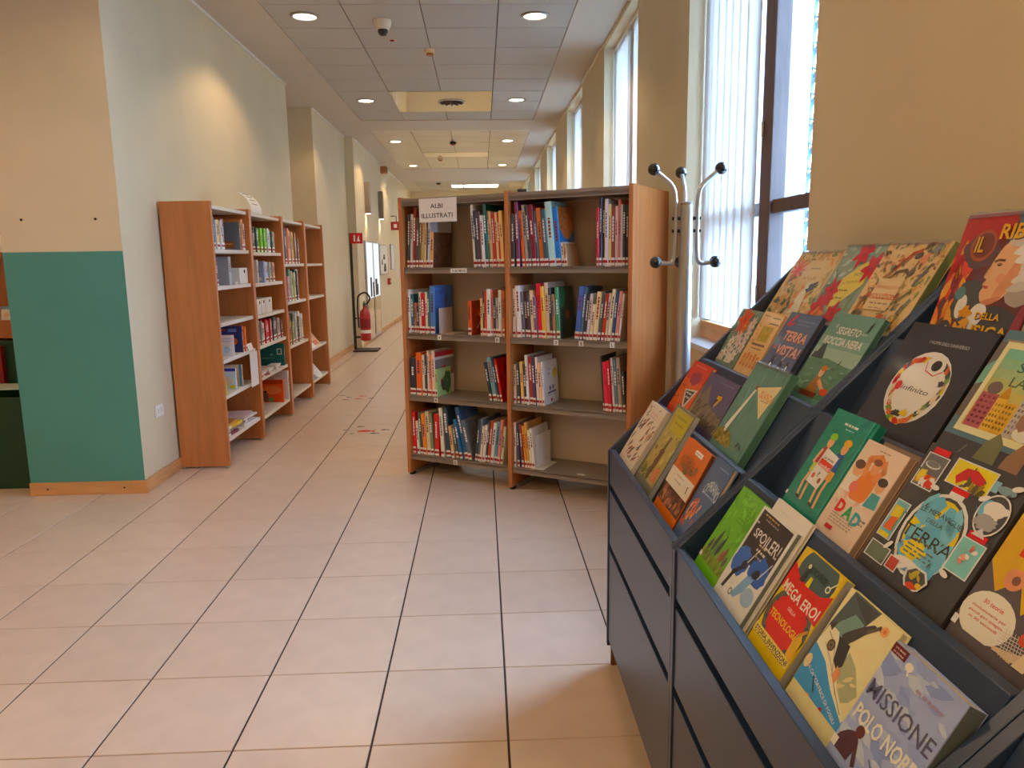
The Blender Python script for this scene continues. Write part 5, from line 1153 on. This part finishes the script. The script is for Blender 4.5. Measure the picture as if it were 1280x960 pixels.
@art
def cacciatrice(a):
    a.rect(0, -1, 1, 1, (226, 202, 150)); a.poly([(0, .4), (.02, .62), (.1, 1), (.62, 1), (.5, .78), (.3, .6)], (70, 82, 78)); a.poly([(.1, .64), (.3, .84), (.5, .82), (.46, .6), (.3, .52)], (108, 138, 124)); a.poly([(.1, .98), (.58, .98), (.52, .84), (.3, .9)], (58, 60, 58)); a.poly([(.54, .56), (.74, .5), (.96, .34), (.9, .24), (.72, .14), (.5, .3)], (158, 160, 122)); a.leaves(10, [(176, 170, 120), (206, 190, 140)], (.56, .16, .9, .4), (.1, .2), .3)
    a.poly([(0, -1), (0, .42), (.3, .36), (.62, .22), (1, .1), (1, -1)], (82, 148, 196)); a.poly([(0, .4), (.04, .62), (.24, .62), (.42, .44), (.66, .26), (.98, .12), (.98, .08), (.6, .2), (.3, .34)], (232, 212, 172)); a.line([(.1, .56), (.3, .5), (.5, .3), (.9, .12)], .012, (160, 140, 110)); a.line([(.14, .46), (.4, .36), (.7, .2)], .01, (170, 146, 110))
    a.smooth([(.3, .62), (.44, .6), (.6, .78), (.68, .86), (.62, .88), (.42, .74)], (60, 56, 54)); a.poly([(.28, .6), (.5, .6), (.56, .42), (.5, .36), (.4, .4)], (52, 50, 50)); a.line([(.6, .8), (.72, .9), (.78, .88)], .04, (96, 84, 70)); a.ell(.8, .9, .06, .045, (224, 160, 104)); a.ell(.8, .9, .025, .02, (206, 120, 76)); a.poly([(.5, .4), (.6, .36), (.6, .26), (.5, .3)], (206, 140, 98)); a.ell(.24, .48, .07, .055, (84, 72, 56)); a.ell(.24, .48, .045, .035, (116, 100, 76)); a.ell(.24, .48, .02, .015, (70, 60, 48))
    a.poly([(.02, .62), (.14, .68), (.12, .58)], (60, 52, 50)); a.text('LA CACCIATRICE DI FOSSILI', .5, .12, .036, W_, w=.84, rot=-.24, bold=.012); a.line([(.28, .16), (.4, .06)], .02, (52, 70, 92)); a.ell(.36, -.02, .06, .035, (222, 150, 90)); a.ell(.06, .22, .06, .07, (206, 190, 150)); a.ell(.64, .0, .03, .03, (186, 50, 56))
@art
def missione(a):
    a.rect(0, -1, 1, 1, (150, 162, 196)); a.leaves(60, [(164, 176, 206), (138, 152, 190), (174, 184, 210), (128, 144, 186)], (.02, 0, .98, .98), (.1, .34), .35, (-.4, .4)); a.rect(.0, .9, .22, .985, (96, 26, 34)); a.text('UN MARE', .11, .955, .016, W_, w=.15, bold=.01); a.text('DI STORIE', .11, .92, .016, W_, w=.15, bold=.01); a.ell(.3, .9, .055, .035, (228, 226, 218)); a.poly([(.28, .9), (.26, .86), (.29, .87)], (228, 226, 218)); a.line([(.3, .88), (.33, .84)], .02, (228, 226, 218))
    a.dashes(.5, .86, .8, .024, (150, 130, 156)); a.text('MISSIONE', .5, .58, .145, (84, 84, 110), w=.94, bold=.004); a.text('POLO NORD', .52, .36, .135, (240, 222, 178), w=.94, bold=.022); a.text('POLO NORD', .52, .363, .128, (206, 204, 214), w=.91, bold=.004)
    a.smooth([(.08, -.3), (.03, .04), (.09, .16), (.2, .22), (.29, .18), (.29, .06), (.24, -.3)], (74, 46, 56)); a.ell(.25, .25, .06, .05, (96, 52, 52)); a.line([(.28, .16), (.38, .02)], .05, (74, 46, 56)); a.line([(.5, .16), (.66, .08)], .012, (92, 98, 130)); a.line([(.56, .12), (.66, .06)], .02, (92, 98, 130)); a.ell(.7, .02, .18, .04, (206, 212, 226)); a.rect(0, .0, .08, .08, (216, 206, 186))
@art
def cannibali(a):
    a.rect(0, -1, 1, 1, (28, 126, 104)); a.leaves(26, [(36, 138, 114), (24, 114, 96)], (.02, 0, .98, .98), (.12, .3), .3, (.2, 1)); a.dashes(.34, .68, .87, .024, (222, 230, 222)); a.dashes(.42, .62, .83, .012, (150, 190, 176))
    for u, hat, sh in ((.3, (134, 186, 52), (160, 60, 52)), (.66, (224, 164, 66), (52, 84, 150))):
        a.ell(u, .66, .07, .06, (226, 160, 118)); a.ell(u, .72, .085, .04, hat); a.poly([(u-.1, .4), (u+.1, .4), (u+.07, .6), (u-.08, .6)], sh); a.line([(u-.04, .38), (u-.08, .2), (u-.04, .06)], .05, (226, 170, 128)); a.line([(u+.05, .38), (u+.04, .2), (u+.08, .04)], .05, (226, 170, 128)); a.line([(u-.08, .56), (u-.12, .42)], .045, (226, 170, 128)); a.rect(u-.1, .32, u+.1, .42, (176, 190, 80) if u < .5 else (206, 150, 76)); a.line([(u-.05, .05), (u+.02, .04)], .035, (60, 50, 44))
    a.poly([(.27, .22), (.6, .2), (.66, .56), (.31, .6)], (228, 222, 212)); a.text('La prova', .48, .51, .035, (50, 46, 48), w=.24, rot=-.04, bold=.01); a.poly([(.31, .41), (.63, .39), (.64, .47), (.32, .49)], (206, 76, 62)); a.text('cannibali', .475, .425, .04, (240, 232, 220), w=.28, rot=-.05, bold=.012); a.text('?', .46, .335, .05, (60, 54, 54), w=.05, bold=.01); a.ell(.36, .3, .035, .03, (196, 96, 66)); a.ell(.54, .28, .035, .03, (150, 84, 60)); a.rect(.9, -1, .93, 1, (60, 150, 128)); a.rect(0, .0, .05, .04, W_)
@art
def dad(a):
    a.rect(0, -1, 1, 1, (218, 190, 166)); a.ell(.5, .6, .5, .26, (222, 196, 174)); a.leaves(10, [(228, 170, 150), (226, 206, 190)], (.05, .34, .95, .56), (.1, .2), .5)
    a.smooth([(.3, .4), (.5, .38), (.68, .42), (.7, .66), (.6, .74), (.4, .7), (.3, .6)], (216, 126, 66)); a.line([(.36, .66), (.3, .82), (.5, .87), (.62, .82)], .11, (222, 140, 90)); a.line([(.62, .66), (.72, .76), (.64, .84)], .1, (222, 140, 90)); a.ell(.52, .76, .1, .08, (222, 150, 104)); a.ell(.5, .82, .1, .035, (120, 70, 44)); a.ell(.18, .68, .12, .08, (224, 160, 118)); a.ell(.16, .73, .12, .05, (90, 54, 40)); a.poly([(.04, .42), (.26, .42), (.26, .6), (.08, .6)], (230, 206, 186)); a.ell(.82, .62, .1, .07, (224, 160, 118)); a.ell(.82, .67, .11, .045, (60, 44, 40)); a.poly([(.7, .38), (.98, .4), (.94, .54), (.74, .54)], (72, 150, 152)); a.ell(.3, .5, .09, .06, (226, 120, 104))
    a.text('D', .3, .27, .13, (208, 62, 62), w=.2, bold=.05); a.text('A', .53, .25, .13, (62, 150, 84), w=.22, bold=.05); a.text('D', .76, .23, .13, (58, 152, 160), w=.2, bold=.05); a.text('la', .14, .3, .04, (140, 120, 110), w=.06); a.dashes(.84, .97, .24, .02, (130, 110, 100)); a.dashes(.84, .95, .2, .02, (130, 110, 100))
    for k in range(4): a.dashes(.2, .78, .17-.03*k, .012, (160, 136, 120))
    a.rect(.22, .0, .4, .045, (190, 36, 48)); a.dashes(.4, .66, .93, .012, (160, 136, 120))
@art
def terra(a):
    g = (58, 56, 56); o = (206, 204, 198)
    a.rect(0, -1, 1, 1, g)
    def jar(u, v, ru, rv, fill, rot=0, cap=(196, 52, 56)):
        a.ell(u, v, ru, rv, o, rot); a.ell(u, v, ru*.9, rv*.92, g, rot); a.ell(u, v, ru*.82, rv*.85, fill, rot)
    jar(.5, .38, .29, .33, (226, 190, 58)); a.leaves(24, [(104, 168, 190), (120, 182, 200)], (.3, .16, .7, .6), (.12, .26), .7); a.ell(.36, .5, .1, .08, (110, 172, 192), wob=.4); a.ell(.62, .28, .12, .1, (110, 172, 192), wob=.4); a.ell(.44, .24, .12, .07, (226, 190, 58), wob=.4); a.ell(.46, .14, .12, .03, (226, 232, 232))
    a.rect(.44, .69, .58, .73, o); a.rect(.44, .73, .6, .77, (206, 60, 62)); a.text('LE MERAVIGLIE', .5, .53, .04, (56, 50, 42), w=.42, arch=.35); a.text('DELLA', .48, .475, .035, (70, 62, 50), w=.17); a.text('TERRA', .5, .35, .1, (52, 50, 46), w=.52); a.dashes(.4, .64, .31, .012, (96, 96, 80))
    for k in range(3): a.dashes(.36, .64, .26-.03*k, .012, (96, 110, 104))
    for x0, y0, x1, y1, f, c in ((.05, .66, .26, .92, (96, 96, 94), (206, 60, 62)), (.34, .78, .72, .96, (226, 196, 62), None), (.76, .26, .96, .5, (122, 184, 178), (206, 60, 62)), (.04, .2, .18, .5, (110, 168, 176), None), (.04, .02, .26, .14, (96, 110, 84), None), (.3, .03, .4, .12, (176, 70, 52), None)):
        a.rect(x0-.012, y0-.008, x1+.012, y1+.008, o); a.rect(x0, y0, x1, y1, f)
        if c: a.rect(x0+.02, y1+.012, x1-.02, y1+.06, c)
    a.rect(.06, .68, .25, .76, (206, 150, 60)); a.leaves(8, [(206, 70, 52), (226, 190, 70), (230, 226, 214)], (.07, .68, .24, .76), (.06, .1), .6); a.ell(.15, .84, .08, .03, (206, 206, 200)); a.ell(.15, .845, .07, .024, (110, 110, 108))
    a.poly([(.4, .84), (.46, .92), (.56, .93), (.66, .89), (.68, .8), (.62, .84), (.5, .84), (.44, .79)], (190, 46, 44)); a.leaves(9, [(150, 120, 40), (86, 80, 40)], (.5, .79, .7, .84), (.06, .1), .5); a.rect(.74, .84, .79, .92, (122, 168, 176))
    jar(.86, .7, .13, .15, (66, 66, 68)); a.ell(.8, .72, .06, .07, (110, 172, 192)); a.ell(.86, .74, .09, .055, (224, 222, 208)); a.rect(.79, .66, .82, .73, (224, 222, 208)); a.rect(.89, .66, .92, .73, (224, 222, 208)); a.ell(.94, .755, .035, .025, (224, 222, 208)); a.ell(.85, .64, .09, .05, (150, 150, 144), wob=.4); a.ell(.86, .88, .08, .03, (120, 146, 150)); a.poly([(.8, .54), (.92, .54), (.86, .6)], (196, 196, 190))
    a.rect(.055, .36, .165, .46, (206, 186, 70)); a.poly([(.06, .26), (.16, .26), (.15, .38), (.08, .36)], (206, 104, 62)); a.rect(.05, .2, .17, .235, (226, 190, 60)); a.ell(.86, .38, .03, .02, (206, 150, 120)); a.leaves(6, [(206, 130, 110), (230, 226, 210)], (.78, .3, .94, .46), (.03, .06), .6)
    a.poly([(.52, .04), (.5, .1), (.56, .16), (.68, .16), (.74, .1), (.7, .02), (.6, -.04)], o); a.poly([(.54, .045), (.52, .1), (.575, .145), (.67, .145), (.72, .095), (.69, .03), (.6, -.02)], (70, 66, 60)); a.poly([(.56, .02), (.6, .05), (.66, .04), (.68, .02), (.6, -.01)], (206, 74, 44)); a.leaves(6, [(176, 160, 60)], (.55, .06, .66, .12), (.05, .08), .4); a.ell(.68, .05, .03, .02, (230, 180, 60))
    for u, v, r in ((.3, .7, 0), (.74, .78, .5), (.22, .17, .9), (.8, .22, -.2), (.45, .1, .4), (.93, .92, .3)): a.ell(u, v, .045, .02, (214, 210, 200), r)
    a.leaves(16, [(80, 78, 76)], (.02, 0, .98, .98), (.02, .05), .4)
@art
def scienza(a):
    a.rect(0, -1, 1, 1, (84, 76, 78)); a.poly([(0, .46), (.0, 1), (1, 1), (1, .5), (.86, .3), (.7, .46), (.52, .26), (.36, .44), (.2, .3)], (200, 158, 44)); a.poly([(.4, .02), (.66, .0), (.9, .12), (.98, .3), (.8, .1), (.66, .06)], (206, 176, 130))
    a.ell(.72, .66, .44, .27, (230, 216, 192)); a.rect(.2, .56, .27, .82, (206, 72, 52)); a.text('SCIENZA', .74, .72, .1, (60, 48, 72), w=.72, bold=.015); a.text('IN 30', .66, .56, .085, (60, 48, 72), w=.4, bold=.006); a.text('SECONDI', .74, .46, .06, (60, 48, 72), w=.5); a.line([(.28, .9), (.46, .98)], .035, (222, 206, 176)); a.ell(.3, .42, .1, .07, (206, 140, 100)); a.ell(.32, .42, .04, .03, (120, 80, 66)); a.ell(.28, .14, .28, .16, (228, 212, 188)); a.text('30 teorie', .28, .225, .03, (196, 70, 60), w=.22, bold=.012)
    for k, t in enumerate(('rivoluzionarie per', 'piccoli geni spiegate', 'in 30 secondi')): a.text(t, .28, .17-.035*k, .018, (190, 80, 70), w=.38-.06*(k == 2), bold=.012)
    for k in range(7): a.line([(.56+.03*k, .0), (.5+.03*k, .16)], .006, (196, 186, 172)); a.line([(.48, .02*k+.01), (.76, .02*k+.03)], .006, (196, 186, 172))
    a.poly([(.7, .0), (.78, .2), (.9, .26), (.82, .0)], (222, 196, 156)); a.ell(.68, .16, .05, .04, (196, 92, 70)); a.rect(0, .0, .06, .06, (206, 206, 200))
@art
def infinito(a):
    a.rect(0, -1, 1, 1, (40, 36, 40)); a.text('I NOMI DELL\'UNIVERSO', .56, .84, .03, (196, 192, 188), w=.46); a.ell(.5, .42, .33, .34, (220, 216, 212)); a.ell(.5, .41, .315, .325, (232, 226, 218))
    for k in range(40):
        t = k*math.pi/20; c = a.r.choice([(196, 44, 48), (224, 150, 60), (110, 150, 60), (226, 190, 70), (60, 70, 90), (214, 110, 70), (236, 200, 170)]); rr = .9+.08*math.sin(3*t)
        a.leaf(.5+.31*rr*math.cos(t), .41+.32*rr*math.sin(t), .1, .05, t+1.2+a.r.random(), c, k % 3 == 0)
    a.ell(.5, .4, .22, .25, (236, 230, 224)); a.ell(.56, .63, .12, .1, (236, 230, 224)); a.ell(.58, .64, .055, .05, (36, 32, 36)); a.line([(.46, .66), (.49, .58), (.6, .55), (.68, .6)], .008, (196, 50, 54)); a.text('infinito', .5, .4, .05, (56, 50, 54), w=.34, shear=.35); a.ell(.29, .4, .04, .045, (202, 46, 50)); a.ell(.46, .16, .06, .03, (46, 40, 44), wob=.6); a.ell(.54, .18, .05, .03, (224, 180, 60), wob=.6); a.ell(.74, .5, .035, .03, (70, 50, 76), wob=.7)
@art
def sipuo(a):
    a.rect(0, -1, 1, 1, (82, 110, 120)); a.rect(0, -1, 1, .16, (62, 58, 60)); a.rect(.0, .3, .12, .9, (96, 90, 82)); a.poly([(0, .55), (.1, .6), (.1, .8), (0, .7)], (110, 160, 140)); a.rect(.07, .2, 1, .92, (236, 214, 164))
    for k in range(8): c = (120+16*k, 176-1*k, 150-14*k); a.rect(.12, .86-.075*(k+1), 1, .86-.075*k+.002, tuple(int(v) for v in c), k == 0)
    a.rect(.12, .25, 1, .27, (216, 186, 80), False); a.text('SI PUÒ', .56, .74, .08, (58, 92, 88), w=.5, bold=.006); a.text('LA LUNA', .6, .63, .075, (70, 98, 70), w=.56, bold=.006)
    for x0, x1, h, c in ((.13, .3, .52, (170, 92, 96)), (.3, .4, .5, (214, 172, 74)), (.4, .5, .48, (206, 160, 66)), (.52, .62, .52, (176, 166, 152)), (.66, .8, .46, (156, 110, 96)), (.82, 1, .42, (210, 110, 70))):
        a.rect(x0, .25, x1, h, c)
        for i in range(3):
            for j in range(6):
                if .28+.04*j < h-.03: a.rect(x0+(x1-x0)*(.12+.3*i), .28+.04*j, x0+(x1-x0)*(.3+.3*i), .3+.04*j, tuple(int(v*.62) for v in c), False)
    a.poly([(.3, .5), (.4, .5), (.38, .56), (.35, .6)], (190, 140, 60)); a.poly([(.55, .52), (.6, .52), (.58, .62)], (160, 156, 150)); a.ell(.22, .56, .07, .05, (112, 92, 88)); a.ell(.7, .3, .1, .05, (226, 212, 186)); a.ell(.66, .4, .08, .08, (150, 110, 86), wob=.3)
    a.poly([(.4, .02), (.62, .02), (.6, .2), (.52, .27), (.44, .18)], (112, 112, 74)); a.poly([(.66, .0), (.84, .0), (.84, .2), (.76, .26), (.68, .14)], (146, 110, 78)); a.rect(0, .0, 1, .03, (206, 196, 176)); a.poly([(.28, .93), (.36, .93), (.36, .97)], (60, 64, 68)); a.rect(.05, .91, 1, .925, (150, 130, 104)); a.line([(.25, .03), (.3, .12)], .01, (120, 110, 100)); a.line([(.12, .2), (.12, .86)], .012, (222, 200, 150))
@art
def ribelle(a):
    a.rect(0, -1, 1, 1, (96, 46, 44)); a.poly([(0, .3), (0, 1), (.62, 1), (.5, .8), (.3, .7)], (170, 52, 46)); a.poly([(.55, 1), (1, 1), (1, .82), (.62, .88)], (72, 92, 92)); a.leaves(36, [(206, 70, 44), (226, 112, 52), (170, 40, 40), (120, 36, 44), (232, 150, 70)], (.0, .0, .3, .75), (.1, .26), .4, (.9, 2)); a.ell(.3, .72, .2, .14, (90, 66, 66), wob=.3); a.ell(.3, .76, .14, .12, (160, 84, 54)); a.ell(.3, .76, .115, .095, (112, 60, 50)); a.ell(.34, .34, .16, .16, (64, 66, 66), wob=.2); a.ell(.3, .3, .06, .09, (206, 200, 186)); a.ell(.24, .4, .06, .05, (80, 120, 120))
    # the portrait
    a.smooth([(.4, .06), (.48, .24), (.62, .32), (.84, .3), (1, .16), (1, -.2), (.4, -.2)], (54, 50, 54)); a.smooth([(.4, .2), (.46, .32), (.56, .33), (.6, .26), (.5, .14)], (226, 220, 206)); a.ell(.78, .7, .235, .17, (200, 194, 180), wob=.08); a.ell(.86, .5, .15, .18, (158, 146, 134), wob=.12)
    a.smooth([(.55, .76), (.5, .68), (.475, .62), (.44, .53), (.475, .51), (.455, .475), (.47, .45), (.455, .41), (.5, .345), (.58, .33), (.7, .38), (.78, .48), (.8, .62), (.74, .74), (.64, .78)], (220, 166, 122)); a.smooth([(.6, .36), (.72, .42), (.78, .54), (.74, .66), (.67, .56), (.62, .46)], (202, 140, 100)); a.smooth([(.5, .345), (.6, .33), (.7, .39), (.6, .38)], (190, 122, 88))
    a.line([(.5, .64), (.54, .652), (.6, .648)], .018, (96, 72, 60)); a.ell(.56, .618, .024, .012, (64, 50, 46)); a.ell(.56, .622, .03, .005, (150, 104, 80)); a.smooth([(.46, .462), (.5, .466), (.53, .452), (.5, .442)], (172, 84, 74)); a.ell(.62, .52, .045, .035, (214, 144, 108)); a.line([(.48, .62), (.452, .54)], .008, (190, 132, 98))
    for x0, y0, x1, y1 in ((.56, .8, .8, .84), (.6, .76, .9, .82), (.66, .7, .96, .76), (.7, .64, .98, .7), (.74, .57, .98, .62), (.74, .5, .97, .54), (.72, .44, .94, .47)): a.smooth([(x0, y0), ((x0+x1)/2, y1+.035), (x1, y1), ((x0+x1)/2, y0-.01)], a.r.choice([(216, 210, 196), (188, 180, 168), (206, 198, 186)]))
    a.ell(.76, .58, .03, .04, (206, 146, 108))
    for d, c in ((.008, (60, 34, 30)), (0, (230, 164, 62))):
        a.text('IL', .27+d, .77-d, .12, c, w=.1, bold=.02); a.text('RIBELLE', .76+d, .86-d, .11, c, w=.62, bold=.025); a.text('DELLA', .64+d, .25-d, .05, c, w=.26, bold=.02); a.text('MUSICA', .6+d, .14-d, .09, c, w=.6, bold=.025); a.text('SUL PALCO', .66+d, .04-d, .06, c, w=.5, bold=.02)
    a.leaves(8, [(226, 150, 60)], (.34, .14, .46, .28), (.08, .14), .5); a.ell(.2, .1, .08, .09, (36, 32, 36)); a.ell(.22, .1, .04, .05, (222, 166, 140)); a.smooth([(.88, -.1), (.92, .26), (1, .36), (1.05, .1), (1, -.1)], (140, 50, 62))

# name, art, tier, left edge Y, width, visible height, thickness, tilt, label
SHOW = [
 ('cream', 0, 2.373, .192, .19, .016, 31, 'cream picture book scattered with small dark birds, first tier at the far end'),
 ('olive', 0, 2.134, .188, .228, .016, 30, 'olive green book with a brown brush on its cover, beside the cream one'),
 ('orange', 0, 1.888, .194, .178, .013, 27, 'orange cover with a cactus over a band of brown nuts'),
 ('blue', 0, 1.688, .122, .182, .012, 29, 'blue cover with arched pale letters and a red plant'),
 ('red', 1, 2.376, .186, .164, .014, 31, 'red book with a black and white emblem in the second tier'),
 ('purple', 1, 2.160, .244, .152, .014, 28, 'purple night-sky cover above a grey-brown mountain'),
 ('islanda', 1, 1.903, .220, .230, .020, 30, 'green atlas cover with a cream pennant reading islanda'),
 ('floral', 2, 2.378, .176, .180, .013, 28, 'grey-green floral cover with a large orange flower'),
 ('tan', 2, 2.196, .150, .184, .012, 28, 'tan paper cover with an olive block and little houses'),
 ('terra_in_vista', 2, 2.034, .190, .198, .014, 30, 'slate-blue cover with penguins and salmon lettering'),
 ('segreto', 2, 1.792, .222, .216, .014, 30, 'sea-green cover with a girl rowing under cream lettering'),
 ('big_bird', 3, 2.364, .290, .215, .012, 31, 'large sandy cover with a bird and a red blossom, top tier'),
 ('red_flowers', 3, 2.070, .226, .232, .014, 31, 'large sage cover with red flowers and a yellow lozenge'),
 ('evoluzione', 3, 1.838, .252, .232, .022, 30, 'large tan cover crowded with animals around a brown title'),
 ('green_trees', 0, 1.494, .132, .172, .012, 32, 'bright green cover with dark trees along its foot'),
 ('spoiler', 0, 1.357, .150, .172, .011, 30, 'black and white cover with blue splashes, title spoiler'),
 ('megaeroi', 0, 1.168, .136, .166, .017, 31, 'red and yellow comic cover about heroes of technology'),
 ('cacciatrice', 0, 1.016, .136, .160, .014, 30, 'cream and blue cover with a dark-dressed fossil hunter'),
 ('missione', 0, .866, .142, .158, .026, 30, 'icy blue cover with a polar explorer, nearest in the first tier'),
 ('cannibali', 1, 1.428, .156, .197, .016, 30, 'teal cover with two children holding a white placard'),
 ('dad', 1, 1.264, .128, .171, .014, 30, 'beige cover with a father and children over coloured letters'),
 ('terra', 1, 1.115, .222, .206, .020, 30, 'charcoal cover full of glass jars around a yellow-blue globe'),
 ('scienza', 1, .886, .160, .205, .018, 30, 'mustard and grey cover with round white title discs'),
 ('infinito', 2, 1.462, .252, .220, .014, 30, 'black cover with an oval wreath of flowers'),
 ('sipuo', 2, 1.196, .230, .230, .016, 30, 'city skyline cover with green sky fading to yellow'),
 ('ribelle', 3, 1.466, .250, .258, .016, 17, 'red cover with a portrait of a white-wigged man, top tier'),
]
EDGE = dict(islanda=(74, 112, 98), spoiler=(104, 112, 110), evoluzione=(112, 126, 84), terra=(62, 56, 54), infinito=(36, 34, 38), dad=(150, 128, 108), megaeroi=(150, 148, 142), olive=(150, 154, 156), cream=(196, 184, 166), purple=(66, 60, 70), orange=(90, 56, 40), segreto=(60, 92, 84), terra_in_vista=(60, 62, 76), missione=(84, 92, 92), cannibali=(24, 106, 90))
OFF = dict(spoiler=.0105, dad=.0115)
def show_book(name, tier, yl, w, hv, t, tilt, label, seed, off=0.0):
    X1, Z1 = LIP[tier+1]; X0, Z0 = LIP[tier]
    th = math.radians(tilt); hid = .075
    # plane of the carrying board at lip height
    xb = X1-(Z1-Z0)*tn - t/math.cos(th) - .002 - off
    if tilt != 30:
        # swing about the point where the book touches the board's top edge, kept clear of the board
        top = min(hv*math.cos(th), Z1-Z0)
        xb = min(X1-.001-t/math.cos(th)-(Z1-Z0)*math.tan(th), X1-(Z1-Z0+hid*math.cos(th))*tn-t/math.cos(th)-.001+hid*math.sin(th)) - off
    o = empty('picture_book', (0, 0, 0), 0, label, 'book', 'picture books facing out on the stepped display')
    ex = Vector((0, -1, 0)); eyv = Vector((math.sin(th), 0, math.cos(th))); ez = Vector((-math.cos(th), 0, math.sin(th)))
    bd = .0022
    if tier == 0: hid = max(.012, min(hid, (xb-t*math.cos(th)*0-.4295)/math.sin(th)))
    base = Vector((xb, yl, Z0)) - eyv*hid
    o.matrix_world = Matrix(((ex.x, eyv.x, ez.x, base.x), (ex.y, eyv.y, ez.y, base.y), (ex.z, eyv.z, ez.z, base.z), (0, 0, 0, 1)))
    Ht = hv+hid
    a = Art(w, hv, seed); A_[name](a)
    m = MB(); m.box(0, 0, -bd, w, Ht, 0); m.box(0, 0, -t, w, Ht, -t+bd); m.box(0, 0, -t, bd, Ht, 0)
    c = m.build('cover', COVER, o, bevel=.0006); c.color = lin(a.ink[0][1])
    m = MB(); m.box(bd, .003, -t+bd, w-.004, Ht-.003, -bd); m.build('pages', M['page'], o)
    if name in EDGE:
        m = MB(); m.box(w-.0012, .0005, -t+bd, w, Ht-.0005, -bd*.9); e = m.build('jacket_edge', COVER, o); e.color = lin(EDGE[name])
    a.objects(o, lambda x, y, z: (x, hid+y, z))
    if tier == 3 or name == 'islanda':
        m = MB(); n = 14; r_ = random.Random(seed); zz = [r_.uniform(.001, .0055) for _ in range(n+1)]; hh = [r_.uniform(.004, .009) for _ in range(n+1)]
        vs = []
        for i in range(n+1): x = w*i/n; vs += [(x, Ht-.009, .0042), (x, Ht-.002, .0045+zz[i]*.6), (x, Ht+hh[i]*.8, .002-zz[i])]
        m.add(vs, [(3*i+j, 3*i+3+j, 3*i+4+j, 3*i+1+j) for i in range(n) for j in (0, 1)])
        f = m.build('plastic_film', M['film'], o, smooth=True); sd = f.modifiers.new('film', 'SOLIDIFY'); sd.thickness = .0003
    return o
# print that reaches below the lip keeps the cover colour
for i, s_ in enumerate(SHOW): show_book(*s_, seed=20+i, off=OFF.get(s_[0], 0))
@art
def blank_white(a): a.rect(0, -1, 1, 1, (226, 222, 212)); a.dashes(.2, .8, .9, .02, (206, 200, 190))
@art
def blank_brown(a): a.rect(0, -1, 1, 1, (128, 104, 84)); a.dashes(.2, .8, .9, .02, (150, 126, 104))
show_book('blank_white', 0, 1.350, .148, .192, .008, 30, 'plain white volume peeping out behind the black and white spoiler cover', 61)
show_book('blank_brown', 1, 1.243, .126, .171, .009, 30, 'plain brown volume tucked right behind the father-and-children cover', 62)
